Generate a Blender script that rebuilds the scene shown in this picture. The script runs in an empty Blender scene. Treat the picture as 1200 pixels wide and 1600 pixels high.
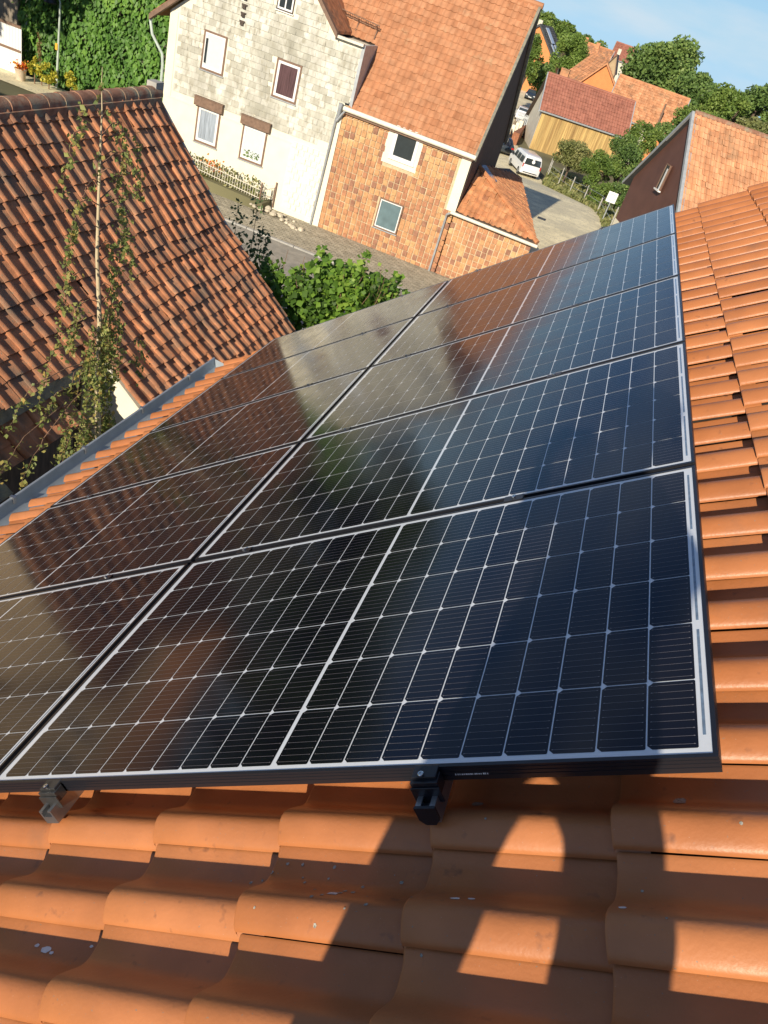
import bpy, math, random
import numpy as np
from mathutils import Vector, Matrix
R = math.radians
random.seed(7); rng = np.random.default_rng(7)
S = bpy.context.scene
COL = S.collection

# ------------------------------------------------------------------ camera
cam_d = bpy.data.cameras.new('camera'); cam = bpy.data.objects.new('camera', cam_d); COL.objects.link(cam)
cam_d.sensor_fit = 'HORIZONTAL'; cam_d.sensor_width = 36.0; cam_d.lens = 36.0*1186.35/1200.0
cam_d.clip_start = 0.01; cam_d.clip_end = 6000
RX = np.array([[0.91530687, 0.2972723, 0.27173978], [0.3913819, -0.49728174, -0.77429392], [-0.09504491, 0.81507058, -0.57151239]])
CAM = np.array([0.85266855, -0.94973315, 1.95060515])
Mx = Matrix([[RX[0][i], -RX[1][i], -RX[2][i], CAM[i]] for i in range(3)] + [[0, 0, 0, 1]])
cam.matrix_world = Mx
S.camera = cam

# ------------------------------------------------------------------ sun, sky, exposure
SUN = Vector((-0.100, -0.908, 0.407)).normalized()
sd = bpy.data.lights.new('sun', 'SUN'); so = bpy.data.objects.new('sun', sd); COL.objects.link(so)
sd.energy = 5.0; sd.angle = R(0.5); sd.color = (1.0, 0.88, 0.70)
so.rotation_euler = SUN.to_track_quat('Z', 'Y').to_euler()
W = bpy.data.worlds.new("World"); S.world = W; W.use_nodes = True
nt = W.node_tree; nt.nodes.clear()
out = nt.nodes.new('ShaderNodeOutputWorld'); bg = nt.nodes.new('ShaderNodeBackground')
sky = nt.nodes.new('ShaderNodeTexSky'); sky.sky_type = 'NISHITA'; sky.sun_disc = False
sky.sun_elevation = math.asin(SUN.z); sky.sun_rotation = math.atan2(SUN.x, SUN.y)
sky.air_density = 1.0; sky.dust_density = 0.2; sky.ozone_density = 2.0; sky.altitude = 200
# thin high cloud, part of the sky itself
tc = nt.nodes.new('ShaderNodeTexCoord'); mp = nt.nodes.new('ShaderNodeMapping'); mp.inputs['Scale'].default_value = (2.2, 2.2, 9.0)
tn = nt.nodes.new('ShaderNodeMixRGB'); tn.blend_type = 'MULTIPLY'; tn.inputs['Fac'].default_value = 1; tn.inputs['Color2'].default_value = (.60, .85, 1.22, 1)
ns = nt.nodes.new('ShaderNodeTexNoise'); ns.inputs['Scale'].default_value = 2.3; ns.inputs['Detail'].default_value = 7; ns.inputs['Roughness'].default_value = 0.55
cr = nt.nodes.new('ShaderNodeValToRGB'); cr.color_ramp.elements[0].position = 0.46; cr.color_ramp.elements[1].position = 0.70
cr.color_ramp.elements[0].color = (0, 0, 0, 1); cr.color_ramp.elements[1].color = (0.5, 0.5, 0.5, 1)
mx = nt.nodes.new('ShaderNodeMixRGB'); mx.inputs['Color2'].default_value = (10.5, 11.3, 12.0, 1)
L = nt.links.new
L(tc.outputs['Generated'], mp.inputs['Vector']); L(mp.outputs['Vector'], ns.inputs['Vector']); L(ns.outputs['Fac'], cr.inputs['Fac'])
L(cr.outputs['Color'], mx.inputs['Fac']); L(sky.outputs['Color'], tn.inputs['Color1']); 
sx = nt.nodes.new('ShaderNodeSeparateXYZ'); mrz = nt.nodes.new('ShaderNodeMapRange'); mrz.inputs['From Min'].default_value = 0.0; mrz.inputs['From Max'].default_value = 0.17; mrz.inputs['To Min'].default_value = 0.9; mrz.inputs['To Max'].default_value = 0.0
hz = nt.nodes.new('ShaderNodeMixRGB'); hz.inputs['Color2'].default_value = (6.5, 10.2, 13.4, 1)
L(tc.outputs['Generated'], sx.inputs['Vector']); L(sx.outputs['Z'], mrz.inputs['Value']); L(mrz.outputs['Result'], hz.inputs['Fac']); L(tn.outputs['Color'], hz.inputs['Color1']); L(hz.outputs['Color'], mx.inputs['Color1']); L(mx.outputs['Color'], bg.inputs['Color'])
bg.inputs['Strength'].default_value = 0.06; L(bg.outputs['Background'], out.inputs['Surface'])
S.view_settings.view_transform = 'Standard'; S.view_settings.look = 'None'; S.view_settings.gamma = 1.0
S.view_settings.use_curve_mapping = False; S.view_settings.exposure = 0.25
S.render.engine = 'CYCLES'
S.cycles.max_bounces = 6; S.cycles.diffuse_bounces = 3; S.cycles.glossy_bounces = 3; S.cycles.transmission_bounces = 2
S.cycles.use_denoising = True; S.cycles.sample_clamp_indirect = 6.0

# ------------------------------------------------------------------ helpers
def rays(x, y):
    d = RX.T @ np.array([(x-600)/1186.35, (y-800)/1186.35, 1.0]); return d/np.linalg.norm(d)
def polar(az, el, Y):
    """world point on the vertical plane y=Y seen from the roof at azimuth az, elevation el"""
    t = Y - CAM[1]; return (CAM[0] + t*math.tan(R(az)), Y, CAM[2] + t/math.cos(R(az))*math.tan(R(el)))
def gz(y): return float(np.interp(y, [34, 57, 72, 80, 160, 300, 900, 4500], [-7.75, -8.0, -10.15, -10.2, -10.2, -14, -42, -200]))

ORI = {}
class MB:
    def __init__(s): s.v = []; s.f = []; s.m = []; s.t = []
    def add(s, vs, fs, mi=0, tint=0.5):
        b = len(s.v); s.v += [tuple(v) for v in vs]
        for f in fs: s.f.append(tuple(b+i for i in f)); s.m.append(mi); s.t.append(tint)
        return s
    def box(s, a, b, mi=0, tint=0.5):
        x0, y0, z0 = a; x1, y1, z1 = b
        return s.add([(x0,y0,z0),(x1,y0,z0),(x1,y1,z0),(x0,y1,z0),(x0,y0,z1),(x1,y0,z1),(x1,y1,z1),(x0,y1,z1)],
            [(0,3,2,1),(4,5,6,7),(0,1,5,4),(1,2,6,5),(2,3,7,6),(3,0,4,7)], mi, tint)
    def obox(s, c, ax, ay, az, mi=0):
        c, ax, ay, az = map(np.array, (c, ax, ay, az)); vs = []
        for k in (-1, 1):
            for i, j in ((-1,-1),(1,-1),(1,1),(-1,1)): vs.append(c + i*ax + j*ay + k*az)
        return s.add(vs, [(0,3,2,1),(4,5,6,7),(0,1,5,4),(1,2,6,5),(2,3,7,6),(3,0,4,7)], mi)
    def prism(s, poly, ext, mi=0):
        n = len(poly); ext = np.array(ext, float); p = [np.array(q, float) for q in poly]
        vs = p + [q+ext for q in p]
        fs = [tuple(range(n)), tuple(range(2*n-1, n-1, -1))] + [(i, i+n, (i+1) % n+n, (i+1) % n) for i in range(n)]
        return s.add(vs, fs, mi)
    def quad(s, *p, mi=0, tint=0.5): return s.add(p, [tuple(range(len(p)))], mi, tint)
    def tube(s, pts, r, n=8, mi=0, cap=True):
        pts = [Vector(p) for p in pts]; m = len(pts); rr = r if hasattr(r, '__len__') else [r]*m
        vs = []; u = None
        for i, p in enumerate(pts):
            t = (pts[min(i+1, m-1)] - pts[max(i-1, 0)]).normalized()
            if u is None: u = t.orthogonal().normalized()
            else: u = (u - t*u.dot(t)).normalized()
            w = t.cross(u)
            for k in range(n):
                a = 2*math.pi*k/n; vs.append(p + (u*math.cos(a)+w*math.sin(a))*rr[i])
        fs = [(i*n+k, i*n+(k+1) % n, (i+1)*n+(k+1) % n, (i+1)*n+k) for i in range(m-1) for k in range(n)]
        if cap: fs += [tuple(range(n-1, -1, -1)), tuple((m-1)*n+k for k in range(n))]
        return s.add(vs, fs, mi)
    def lathe(s, c, prof, n=16, mi=0):
        vs = [(c[0]+r*math.cos(2*math.pi*k/n), c[1]+r*math.sin(2*math.pi*k/n), c[2]+z) for r, z in prof for k in range(n)]
        m = len(prof)
        fs = [(i*n+k, i*n+(k+1) % n, (i+1)*n+(k+1) % n, (i+1)*n+k) for i in range(m-1) for k in range(n)]
        fs += [tuple(range(n-1, -1, -1)), tuple((m-1)*n+k for k in range(n))]
        return s.add(vs, fs, mi)
    def build(s, name, mats, parent=None, smooth=False, origin=None, bevel=0, tint=False, sharp=35):
        me = bpy.data.meshes.new(name)
        o0 = np.array(ORI[parent.name] if parent else (origin if origin is not None else (0, 0, 0)), float)
        v = np.array(s.v, float).reshape(-1, 3) - o0
        me.from_pydata([tuple(q) for q in v], [], s.f)
        mats = mats if isinstance(mats, (list, tuple)) else [mats]
        for m in mats: me.materials.append(m)
        if len(mats) > 1: me.polygons.foreach_set('material_index', s.m)
        if True:
            a = me.attributes.new('tint', 'FLOAT', 'FACE'); a.data.foreach_set('value', s.t)
        me.update()
        if smooth:
            me.polygons.foreach_set('use_smooth', [True]*len(me.polygons)); me.set_sharp_from_angle(angle=R(sharp))
        o = bpy.data.objects.new(name, me); COL.objects.link(o)
        if parent: o.parent = parent
        else: o.location = o0
        ORI[o.name] = tuple(o0)
        if bevel:
            b = o.modifiers.new('bevel', 'BEVEL'); b.width = bevel; b.segments = 2; b.limit_method = 'ANGLE'; b.angle_limit = R(40)
        return o
def tag(o, label=None, cat=None, group=None, kind=None):
    if label: o['label'] = label
    if cat: o['category'] = cat
    if group: o['group'] = group
    if kind: o['kind'] = kind
    return o
def thing(name, loc, label, cat, group=None):
    o = bpy.data.objects.new(name, None); COL.objects.link(o); o.location = loc; o.empty_display_size = .2
    ORI[o.name] = tuple(loc); return tag(o, label, cat, group)
def copy_tree(o, parent=None):
    c = o.copy(); COL.objects.link(c); c.parent = parent; ORI[c.name] = ORI.get(o.name, (0, 0, 0))
    for ch in list(o.children): copy_tree(ch, c)
    return c
def npmesh(name, V, F, mats, parent, tints=None, smooth=False, mi=None, sharp=35):
    me = bpy.data.meshes.new(name); o0 = np.array(ORI[parent.name] if parent else (0, 0, 0), float)
    V = np.asarray(V, float) - o0; F = np.asarray(F, np.int32)
    me.vertices.add(len(V)); me.vertices.foreach_set('co', V.ravel())
    k = F.shape[1]; me.loops.add(F.size); me.loops.foreach_set('vertex_index', F.ravel())
    me.polygons.add(len(F)); me.polygons.foreach_set('loop_start', np.arange(len(F), dtype=np.int32)*k)
    for m in (mats if isinstance(mats, (list, tuple)) else [mats]): me.materials.append(m)
    if mi is not None: me.polygons.foreach_set('material_index', np.asarray(mi, np.int32))
    me.update(calc_edges=True); me.validate()
    if tints is not None:
        a = me.attributes.new('tint', 'FLOAT', 'FACE'); a.data.foreach_set('value', np.asarray(tints, np.float32))
    if smooth:
        me.polygons.foreach_set('use_smooth', [True]*len(me.polygons)); me.set_sharp_from_angle(angle=R(sharp))
    o = bpy.data.objects.new(name, me); COL.objects.link(o); o.parent = parent; ORI[o.name] = tuple(o0)
    return o

# ------------------------------------------------------------------ materials
def mat(name, col, rough=0.7, metal=0.0, spec=0.5, var=0.12, scale=6.0, bump=0.0, bscale=40.0, tint=None, dirt=None, dscale=2.0, dpos=(0.5, 0.7), coat=0.0, crough=0.1, stretch=None, trans=0.0, alpha=None, speck=None):
    """procedural Principled: noise-varied base colour; tint = list of colours picked per face; dirt = second colour in blotches"""
    m = bpy.data.materials.new(name); m.use_nodes = True; n = m.node_tree; P = n.nodes['Principled BSDF']; K = n.links.new
    tcn = n.nodes.new('ShaderNodeTexCoord'); vec = tcn.outputs['Object']
    if stretch:
        mpn = n.nodes.new('ShaderNodeMapping'); mpn.inputs['Scale'].default_value = stretch; K(vec, mpn.inputs['Vector']); vec = mpn.outputs['Vector']
    c = n.nodes.new('ShaderNodeRGB'); c.outputs[0].default_value = (*col, 1); cur = c.outputs[0]
    if tint:
        at = n.nodes.new('ShaderNodeAttribute'); at.attribute_name = 'tint'
        rp = n.nodes.new('ShaderNodeValToRGB'); els = rp.color_ramp.elements
        while len(els) < len(tint): els.new(0.5)
        for i, t in enumerate(tint): els[i].position = i/(len(tint)-1); els[i].color = (*t, 1)
        K(at.outputs['Fac'], rp.inputs['Fac']); cur = rp.outputs['Color']
    no = n.nodes.new('ShaderNodeTexNoise'); no.inputs['Scale'].default_value = scale; no.inputs['Detail'].default_value = 6; K(vec, no.inputs['Vector'])
    if var:
        mr = n.nodes.new('ShaderNodeMapRange'); mr.inputs['From Min'].default_value = 0.3; mr.inputs['From Max'].default_value = 0.7
        mr.inputs['To Min'].default_value = 1-var; mr.inputs['To Max'].default_value = 1+var; K(no.outputs['Fac'], mr.inputs['Value'])
        mu = n.nodes.new('ShaderNodeVectorMath'); mu.operation = 'SCALE'; K(cur, mu.inputs[0]); K(mr.outputs['Result'], mu.inputs['Scale']); cur = mu.outputs['Vector']
    if dirt:
        dn = n.nodes.new('ShaderNodeTexNoise'); dn.inputs['Scale'].default_value = dscale; dn.inputs['Detail'].default_value = 8; dn.inputs['Roughness'].default_value = 0.65; K(vec, dn.inputs['Vector'])
        dr = n.nodes.new('ShaderNodeMapRange'); dr.inputs['From Min'].default_value = dpos[0]; dr.inputs['From Max'].default_value = dpos[1]; K(dn.outputs['Fac'], dr.inputs['Value'])
        mm = n.nodes.new('ShaderNodeMixRGB'); mm.inputs['Color2'].default_value = (*dirt, 1); K(dr.outputs['Result'], mm.inputs['Fac']); K(cur, mm.inputs['Color1']); cur = mm.outputs['Color']
    if speck:
        for (sc_, lo, hi, col2) in speck:
            sn = n.nodes.new('ShaderNodeTexNoise'); sn.inputs['Scale'].default_value = sc_; sn.inputs['Detail'].default_value = 3; K(vec, sn.inputs['Vector'])
            sr = n.nodes.new('ShaderNodeMapRange'); sr.inputs['From Min'].default_value = lo; sr.inputs['From Max'].default_value = hi; K(sn.outputs['Fac'], sr.inputs['Value'])
            sm_ = n.nodes.new('ShaderNodeMixRGB'); sm_.inputs['Color2'].default_value = (*col2, 1); K(sr.outputs['Result'], sm_.inputs['Fac']); K(cur, sm_.inputs['Color1']); cur = sm_.outputs['Color']
    K(cur, P.inputs['Base Color'])
    if coat:
        P.inputs['Coat IOR'].default_value = 1.47 if coat == 1 else 1.5
        if coat == 1:
            qn = n.nodes.new('ShaderNodeTexNoise'); qn.inputs['Scale'].default_value = 3.5; qn.inputs['Detail'].default_value = 6; K(vec, qn.inputs['Vector'])
            qr = n.nodes.new('ShaderNodeMapRange'); qr.inputs['From Min'].default_value = .35; qr.inputs['From Max'].default_value = .7; qr.inputs['To Min'].default_value = .085; qr.inputs['To Max'].default_value = .17; K(qn.outputs['Fac'], qr.inputs['Value']); K(qr.outputs['Result'], P.inputs['Coat Roughness'])
    P.inputs['Roughness'].default_value = rough; P.inputs['Metallic'].default_value = metal
    P.inputs['Specular IOR Level'].default_value = spec; P.inputs['Coat Weight'].default_value = coat; P.inputs['Coat Roughness'].default_value = P.inputs['Coat Roughness'].default_value if coat == 1 else crough
    if trans: P.inputs['Transmission Weight'].default_value = trans
    if bump:
        bn = n.nodes.new('ShaderNodeTexNoise'); bn.inputs['Scale'].default_value = bscale; bn.inputs['Detail'].default_value = 5; K(vec, bn.inputs['Vector'])
        bu = n.nodes.new('ShaderNodeBump'); bu.inputs['Strength'].default_value = bump; bu.inputs['Distance'].default_value = 0.02; K(bn.outputs['Fac'], bu.inputs['Height']); K(bu.outputs['Normal'], P.inputs['Normal'])
    return m
def leafmat(name, cols, trans=0.35, rough=0.5):
    m = bpy.data.materials.new(name); m.use_nodes = True; n = m.node_tree; P = n.nodes['Principled BSDF']; K = n.links.new
    at = n.nodes.new('ShaderNodeAttribute'); at.attribute_name = 'tint'; rp = n.nodes.new('ShaderNodeValToRGB'); els = rp.color_ramp.elements
    while len(els) < len(cols): els.new(0.5)
    for i, t in enumerate(cols): els[i].position = i/(len(cols)-1); els[i].color = (*t, 1)
    K(at.outputs['Fac'], rp.inputs['Fac']); K(rp.outputs['Color'], P.inputs['Base Color']); P.inputs['Roughness'].default_value = rough; P.inputs['Specular IOR Level'].default_value = 0.35
    tr = n.nodes.new('ShaderNodeBsdfTranslucent'); K(rp.outputs['Color'], tr.inputs['Color']); mxs = n.nodes.new('ShaderNodeMixShader'); mxs.inputs['Fac'].default_value = trans
    o = n.nodes['Material Output']; K(P.outputs['BSDF'], mxs.inputs[1]); K(tr.outputs['BSDF'], mxs.inputs[2]); K(mxs.outputs['Shader'], o.inputs['Surface'])
    return m

M = {}
M['newtile'] = mat('new clay tile', (.5,.17,.06), rough=.42, spec=.45, var=.10, scale=9, bump=.06, bscale=120, tint=[(.41,.148,.052),(.455,.17,.062),(.50,.192,.073)], dirt=(.16,.11,.08), dscale=2.4, dpos=(.60,.88), speck=[(190, .70, .76, (.24,.20,.16)), (420, .72, .78, (.55,.42,.33)), (28, .66, .80, (.24,.10,.05))])
M['lichen'] = mat('lichen', (.34,.33,.28), rough=.95, var=.5, scale=300)
M['dropping'] = mat('bird dropping', (.75,.74,.70), rough=.9, var=.2, scale=60)
M['oldtile'] = mat('old clay tile', (.4,.15,.07), rough=.8, spec=.3, var=.32, scale=5, bump=.3, bscale=60, tint=[(.28,.13,.075),(.42,.175,.085),(.50,.21,.10),(.57,.27,.14)], dirt=(.15,.13,.10), dscale=1.9, dpos=(.46,.74), speck=[(40, .60, .72, (.20,.17,.12))])
M['ridgetile'] = mat('lichened ridge tile', (.33,.17,.11), rough=.95, spec=.2, var=.3, scale=8, bump=.5, bscale=50, dirt=(.28,.26,.19), dscale=4, dpos=(.46,.66))
M['rooftileB'] = mat('orange red pantile', (.5,.17,.07), rough=.8, spec=.3, var=.18, scale=3, tint=[(.40,.175,.085),(.46,.215,.11),(.50,.25,.135)], dirt=(.48,.34,.20), dscale=2.2, dpos=(.60,.82), bump=.2)
M['walltile'] = mat('mixed hanging wall tile', (.5,.2,.08), rough=.75, spec=.3, var=.22, scale=7, tint=[(.29,.15,.10),(.42,.20,.11),(.49,.25,.125),(.56,.32,.15),(.66,.44,.22)], bump=.2)
M['mortar'] = mat('cream mortar', (.60,.47,.30), rough=.95, var=.15, scale=12, bump=.3)
M['cream'] = mat('cream painted plaster', (.80,.75,.60), rough=.9, var=.05, scale=2.5, bump=.08, bscale=30)
M['creambrick'] = mat('painted rough brickwork', (.80,.76,.65), rough=.9, var=.06, scale=8, bump=.7, bscale=9)
M['slate'] = mat('pale fibre cement shingle', (.62,.58,.46), rough=.85, var=.12, scale=5, tint=[(.46,.45,.38),(.57,.56,.48),(.62,.61,.54),(.66,.65,.58)], dirt=(.25,.24,.19), dscale=.7, dpos=(.46,.72), stretch=(1,1,.45), speck=[(7, .52, .72, (.36,.34,.27))])
M['brownwood'] = mat('brown painted wood', (.20,.125,.085), rough=.7, var=.2, scale=10)
M['darkwood'] = mat('dark weathered boards', (.075,.055,.045), rough=.85, var=.4, scale=3, stretch=(6,6,1))
M['zinc'] = mat('weathered zinc', (.36,.41,.45), rough=.5, metal=.3, var=.15, scale=5)
M['whitemetal'] = mat('cream painted metal', (.72,.68,.56), rough=.5, var=.08)
M['greymetal'] = mat('grey galvanised metal', (.42,.45,.47), rough=.5, metal=.3, var=.12)
M['lampgreen'] = mat('pale green painted steel', (.48,.56,.50), rough=.5, var=.08)
M['pvc'] = mat('white window frame', (.80,.80,.78), rough=.4, var=.02)
M['glassdark'] = mat('dark window glass', (.035,.045,.05), rough=.06, spec=.9, var=.1)
M['glassblind'] = mat('window with pale blind behind', (.62,.66,.68), rough=.25, spec=.9, var=.03)
M['curtain'] = mat('net curtain behind glass', (.33,.38,.44), rough=.3, spec=.8, var=.35, scale=5, stretch=(9,1,.4))
M['curtainred'] = mat('dark red curtain behind glass', (.10,.055,.06), rough=.25, spec=.8, var=.4, scale=5, stretch=(8,1,.4))
M['glassblue'] = mat('blue grey window glass', (.13,.20,.22), rough=.1, spec=.9, var=.15, scale=3)
M['black'] = mat('black anodised aluminium', (.012,.013,.018), rough=.32, metal=.0, spec=.6, var=.05)
M['alu'] = mat('bare aluminium', (.36,.36,.37), rough=.35, metal=.85, var=.12, scale=30)
M['clampgrey'] = mat('dull grey clamp metal', (.10,.10,.10), rough=.35, metal=.7, var=.2, scale=60)
M['steel'] = mat('stainless bolt', (.7,.7,.68), rough=.2, metal=1)
M['backsheet'] = mat('white backsheet under glass', (.78,.82,.86), rough=.5, var=.02, coat=1, crough=.12)
M['cell'] = mat('monocrystalline silicon under glass', (.0035,.0035,.009), rough=.5, spec=.0, var=.25, scale=2.5, coat=1, crough=.12)
M['busbar'] = mat('silver busbar under glass', (.17,.155,.16), rough=.5, var=.1, coat=1, crough=.12)
M['asphalt'] = mat('old asphalt', (.34,.315,.265), rough=.95, var=.18, scale=3, bump=.3, bscale=60, dirt=(.26,.25,.22), dscale=.8)
M['gravel'] = mat('sandy compacted gravel', (.80,.71,.47), rough=1, var=.2, scale=1.6, bump=.3, bscale=25, dirt=(.60,.54,.38), dscale=.35, dpos=(.46,.66), speck=[(9, .56, .72, (.36,.33,.26)), (30, .60, .70, (.70,.65,.52))])
M['grass'] = mat('dry lawn', (.13,.16,.045), rough=1, var=.4, scale=3, bump=.6, bscale=20, dirt=(.26,.22,.10), dscale=.5, dpos=(.45,.65))
M['soil'] = mat('field ground', (.16,.15,.08), rough=1, var=.3, scale=.2)
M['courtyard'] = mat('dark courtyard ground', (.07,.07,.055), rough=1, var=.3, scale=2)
M['redtile'] = mat('red profiled roof', (.43,.11,.065), rough=.7, var=.15, scale=1.5, tint=[(.30,.115,.08),(.35,.14,.095),(.39,.16,.11)])
M['oldorange'] = mat('weathered orange roof', (.5,.22,.11), rough=.85, var=.25, scale=1.2, tint=[(.33,.17,.10),(.50,.23,.11),(.58,.28,.14),(.64,.34,.18)], dirt=(.28,.19,.11), dscale=.7, dpos=(.55,.75))
M['orangewall'] = mat('orange clad wall', (.66,.25,.085), rough=.8, var=.1, scale=1.5, bump=.2, bscale=4)
M['woodyellow'] = mat('sun bleached boards', (.52,.36,.14), rough=.85, var=.35, scale=1.6, stretch=(3.0,3.0,.12), dirt=(.26,.14,.05), dscale=1.3, dpos=(.44,.66))
M['whitewall'] = mat('whitewashed wall', (.62,.58,.48), rough=.9, var=.12, scale=1.5)
M['brownclad'] = mat('brown slate cladding', (.135,.062,.045), rough=.6, var=.12, scale=1.5)
M['ochre'] = mat('ochre plaster', (.42,.31,.19), rough=.95, var=.15, scale=1.2)
M['bark'] = mat('brown bark', (.12,.085,.06), rough=.95, var=.3, bump=.6, bscale=12)
M['birchbark'] = mat('pale birch bark', (.56,.46,.29), rough=.8, var=.15, scale=14, dirt=(.12,.09,.06), dscale=9, dpos=(.60,.70), stretch=(1,1,.4))
M['twig'] = mat('brown twig', (.22,.13,.08), rough=.9, var=.2)
M['stone'] = mat('pale field stone', (.58,.52,.40), rough=.95, var=.2, scale=6, bump=.5)
M['concrete'] = mat('grey concrete', (.38,.37,.34), rough=.95, var=.15, scale=3, bump=.3)
M['fibre'] = mat('mossy fibre cement sheet', (.22,.21,.17), rough=.95, var=.3, scale=8, dirt=(.30,.28,.18), dscale=6, dpos=(.5,.65), bump=.5)
M['darkroof'] = mat('dark slate roof', (.04,.045,.05), rough=.6, var=.15)
M['skylight'] = mat('roof window with painted sky reflection', (.50,.56,.62), rough=.15, spec=.9, var=.05)  # sky reflection painted in as a pale base colour
M['vanwhite'] = mat('white car paint', (.78,.79,.80), rough=.3, var=.02, coat=.6, crough=.05)
M['darkpaint'] = mat('dark car paint', (.03,.04,.05), rough=.25, var=.05, coat=.8, crough=.04)
M['silverpaint'] = mat('silver grey car paint', (.34,.37,.38), rough=.3, metal=.4, var=.04, coat=.6, crough=.05)
M['tyre'] = mat('tyre rubber', (.02,.02,.02), rough=.85)
M['rim'] = mat('wheel rim', (.35,.36,.37), rough=.4, metal=.7)
M['redlight'] = mat('red lamp plastic', (.45,.02,.02), rough=.25)
M['headlight'] = mat('clear headlamp', (.7,.72,.74), rough=.15)
M['plate'] = mat('number plate', (.72,.72,.68), rough=.5)
M['signwhite'] = mat('sign face white', (.82,.83,.82), rough=.4, var=.01)
M['signpink'] = mat('sign ring pink', (.70,.30,.36), rough=.5)
M['terracotta'] = mat('cream plant pot', (.58,.48,.36), rough=.85)
M['yellowplastic'] = mat('orange yellow box', (.75,.42,.04), rough=.5)
M['paveblock'] = mat('grey paving block', (.25,.225,.18), rough=.95, var=.2, scale=5, tint=[(.31,.28,.21),(.37,.335,.25),(.42,.38,.29)], bump=.3)
M['joint'] = mat('sandy paving joint', (.13,.12,.085), rough=1, var=.2)
M['jacket'] = mat('dark jacket cloth', (.03,.035,.05), rough=.9)
M['trousers'] = mat('work trousers cloth', (.06,.06,.07), rough=.9)
M['skin'] = mat('skin', (.55,.33,.24), rough=.55)
M['hair'] = mat('short brown hair', (.07,.045,.03), rough=.8)
M['phonebody'] = mat('phone case', (.02,.02,.02), rough=.4)
M['leaf_vine'] = leafmat('vine leaves', [(.09,.15,.03),(0.057,0.115,0.023),(0.115,0.230,0.034),(0.196,0.345,0.046),(0.322,0.460,0.081)], .4)
M['leaf_birch'] = leafmat('birch leaves', [(.15,.20,.06),(.26,.31,.09),(.40,.40,.12),(.50,.36,.10)], .4)
M['leaf_ivy'] = leafmat('ivy leaves', [(0.047,0.115,0.027),(0.095,0.216,0.041),(0.162,0.324,0.054),(0.270,0.432,0.068)], .25)
M['leaf_dark'] = leafmat('dark tree leaves', [(00.073,00.126,00.038),(00.115,00.199,00.054),(00.179,00.274,00.073),(00.274,00.358,00.095)], .25)  # leaf tones lightened in place of haze over the far trees
M['leaf_mid'] = leafmat('mid green tree leaves', [(0.075,0.135,0.030),(0.128,0.210,0.045),(0.195,0.285,0.060),(0.285,0.360,0.090)], .3)
M['leaf_lime'] = leafmat('light green tree leaves', [(.10,.17,.035),(.16,.25,.05),(.22,.33,.07),(.30,.40,.10)], .3)
M['leaf_dry'] = leafmat('olive tree leaves', [(0.125,0.150,0.050),(0.200,0.225,0.075),(0.288,0.300,0.112),(0.375,0.350,0.150)], .3)
M['leaf_shrub'] = leafmat('young shrub leaves', [(.08,.13,.05),(.12,.19,.07),(.18,.26,.10)], .25)
M['leaf_yellow'] = leafmat('yellow flowering shrub', [(0.253,0.276,0.034),(0.517,0.483,0.057),(0.713,0.632,0.092)], .3)
M['petal'] = leafmat('orange red petals', [(.60,.06,.02),(.70,.20,.03),(.75,.45,.05)], .3)
M['leaf_reed'] = leafmat('dry tall stalk', [(.20,.15,.06),(.32,.24,.10)], .3)

# ------------------------------------------------------------------ tile covering (every tile real geometry)
def tiles(name, O, ed, ea, nd, na, L_, W_, prof, parent, m, thick=.014, head=.05, jit=.003, mask=None, tintf=None, lift=None, nose=.0, gap=1.0, stagger=0.0, smooth=True):
    """O: top corner; ed: down direction; ea: across direction; profile (s 0..1, h)."""
    O, ed, ea = (np.array(q, float) for q in (O, ed, ea)); ed /= np.linalg.norm(ed); ea /= np.linalg.norm(ea)
    n = np.cross(ea, ed); n /= np.linalg.norm(n)
    if n[2] < -1e-6 or (abs(n[2]) <= 1e-6 and n[1] > 0): n = -n
    lift = thick*1.15 if lift is None else lift
    pr = np.array(prof, float); k = len(pr)
    rows = [(-head, -lift*head/L_), (L_*.5, lift*.5), (L_-nose-.001, lift), (L_, lift-nose*.6), (L_, lift-thick)]
    V = []; F = []; T = []; b = 0
    for i in range(nd):
        for j in range(na):
            c = O + ed*(i+.5)*L_ + ea*(j+.5)*W_
            if mask and not mask(c, i, j): continue
            off = n*rng.normal(0, jit*.6) + ea*rng.normal(0, jit); tl = rng.normal(0, jit*1.2); tw = rng.normal(0, jit)
            du = rng.normal(0, jit*1.2) + (abs(rng.normal(0, .02)) if jit > .0075 and rng.random() < .10 else 0); base = O + ed*(i*L_+du) + ea*((j+stagger*(i % 2))*W_) + off
            for (t, h) in rows:
                P = base[None]+ed[None]*t + ea[None]*(pr[:, :1]*W_*gap) + n[None]*((pr[:, 1:2]) + h + tl*t/L_ + tw*pr[:, :1])
                V.append(P)
            r = len(rows); idx = np.arange(r*k).reshape(r, k) + b
            q = np.stack([idx[:-1, :-1], idx[1:, :-1], idx[1:, 1:], idx[:-1, 1:]], -1).reshape(-1, 4); F.append(q)
            tv = tintf(i, j, c) if tintf else rng.random(); T += [tv]*len(q); b += r*k
    return npmesh(name, np.concatenate(V), np.concatenate(F), m, parent, T, smooth=smooth)
def profile(rim, crest, ts, te, k=14, drop=True):
    P = [(0, rim-.009), (0.003, rim-.003), (0.012, rim)] if drop else [(0, rim)]
    for s in np.linspace(.03, ts, 6): 
        a = (s)/(ts); P.append((s, rim + (crest-rim)*math.sin(a*math.pi/2)))
    for s in np.linspace(ts, te, 9)[1:]:
        a = (s-ts)/(te-ts); P.append((s, crest*(.5+.5*math.cos(a*math.pi))))
    P += [(.86, 0), (.93, .003), (1.0, .011), (1.03, .012)]
    return P
PROF_NEW = profile(.028, .053, .25, .70)
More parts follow.
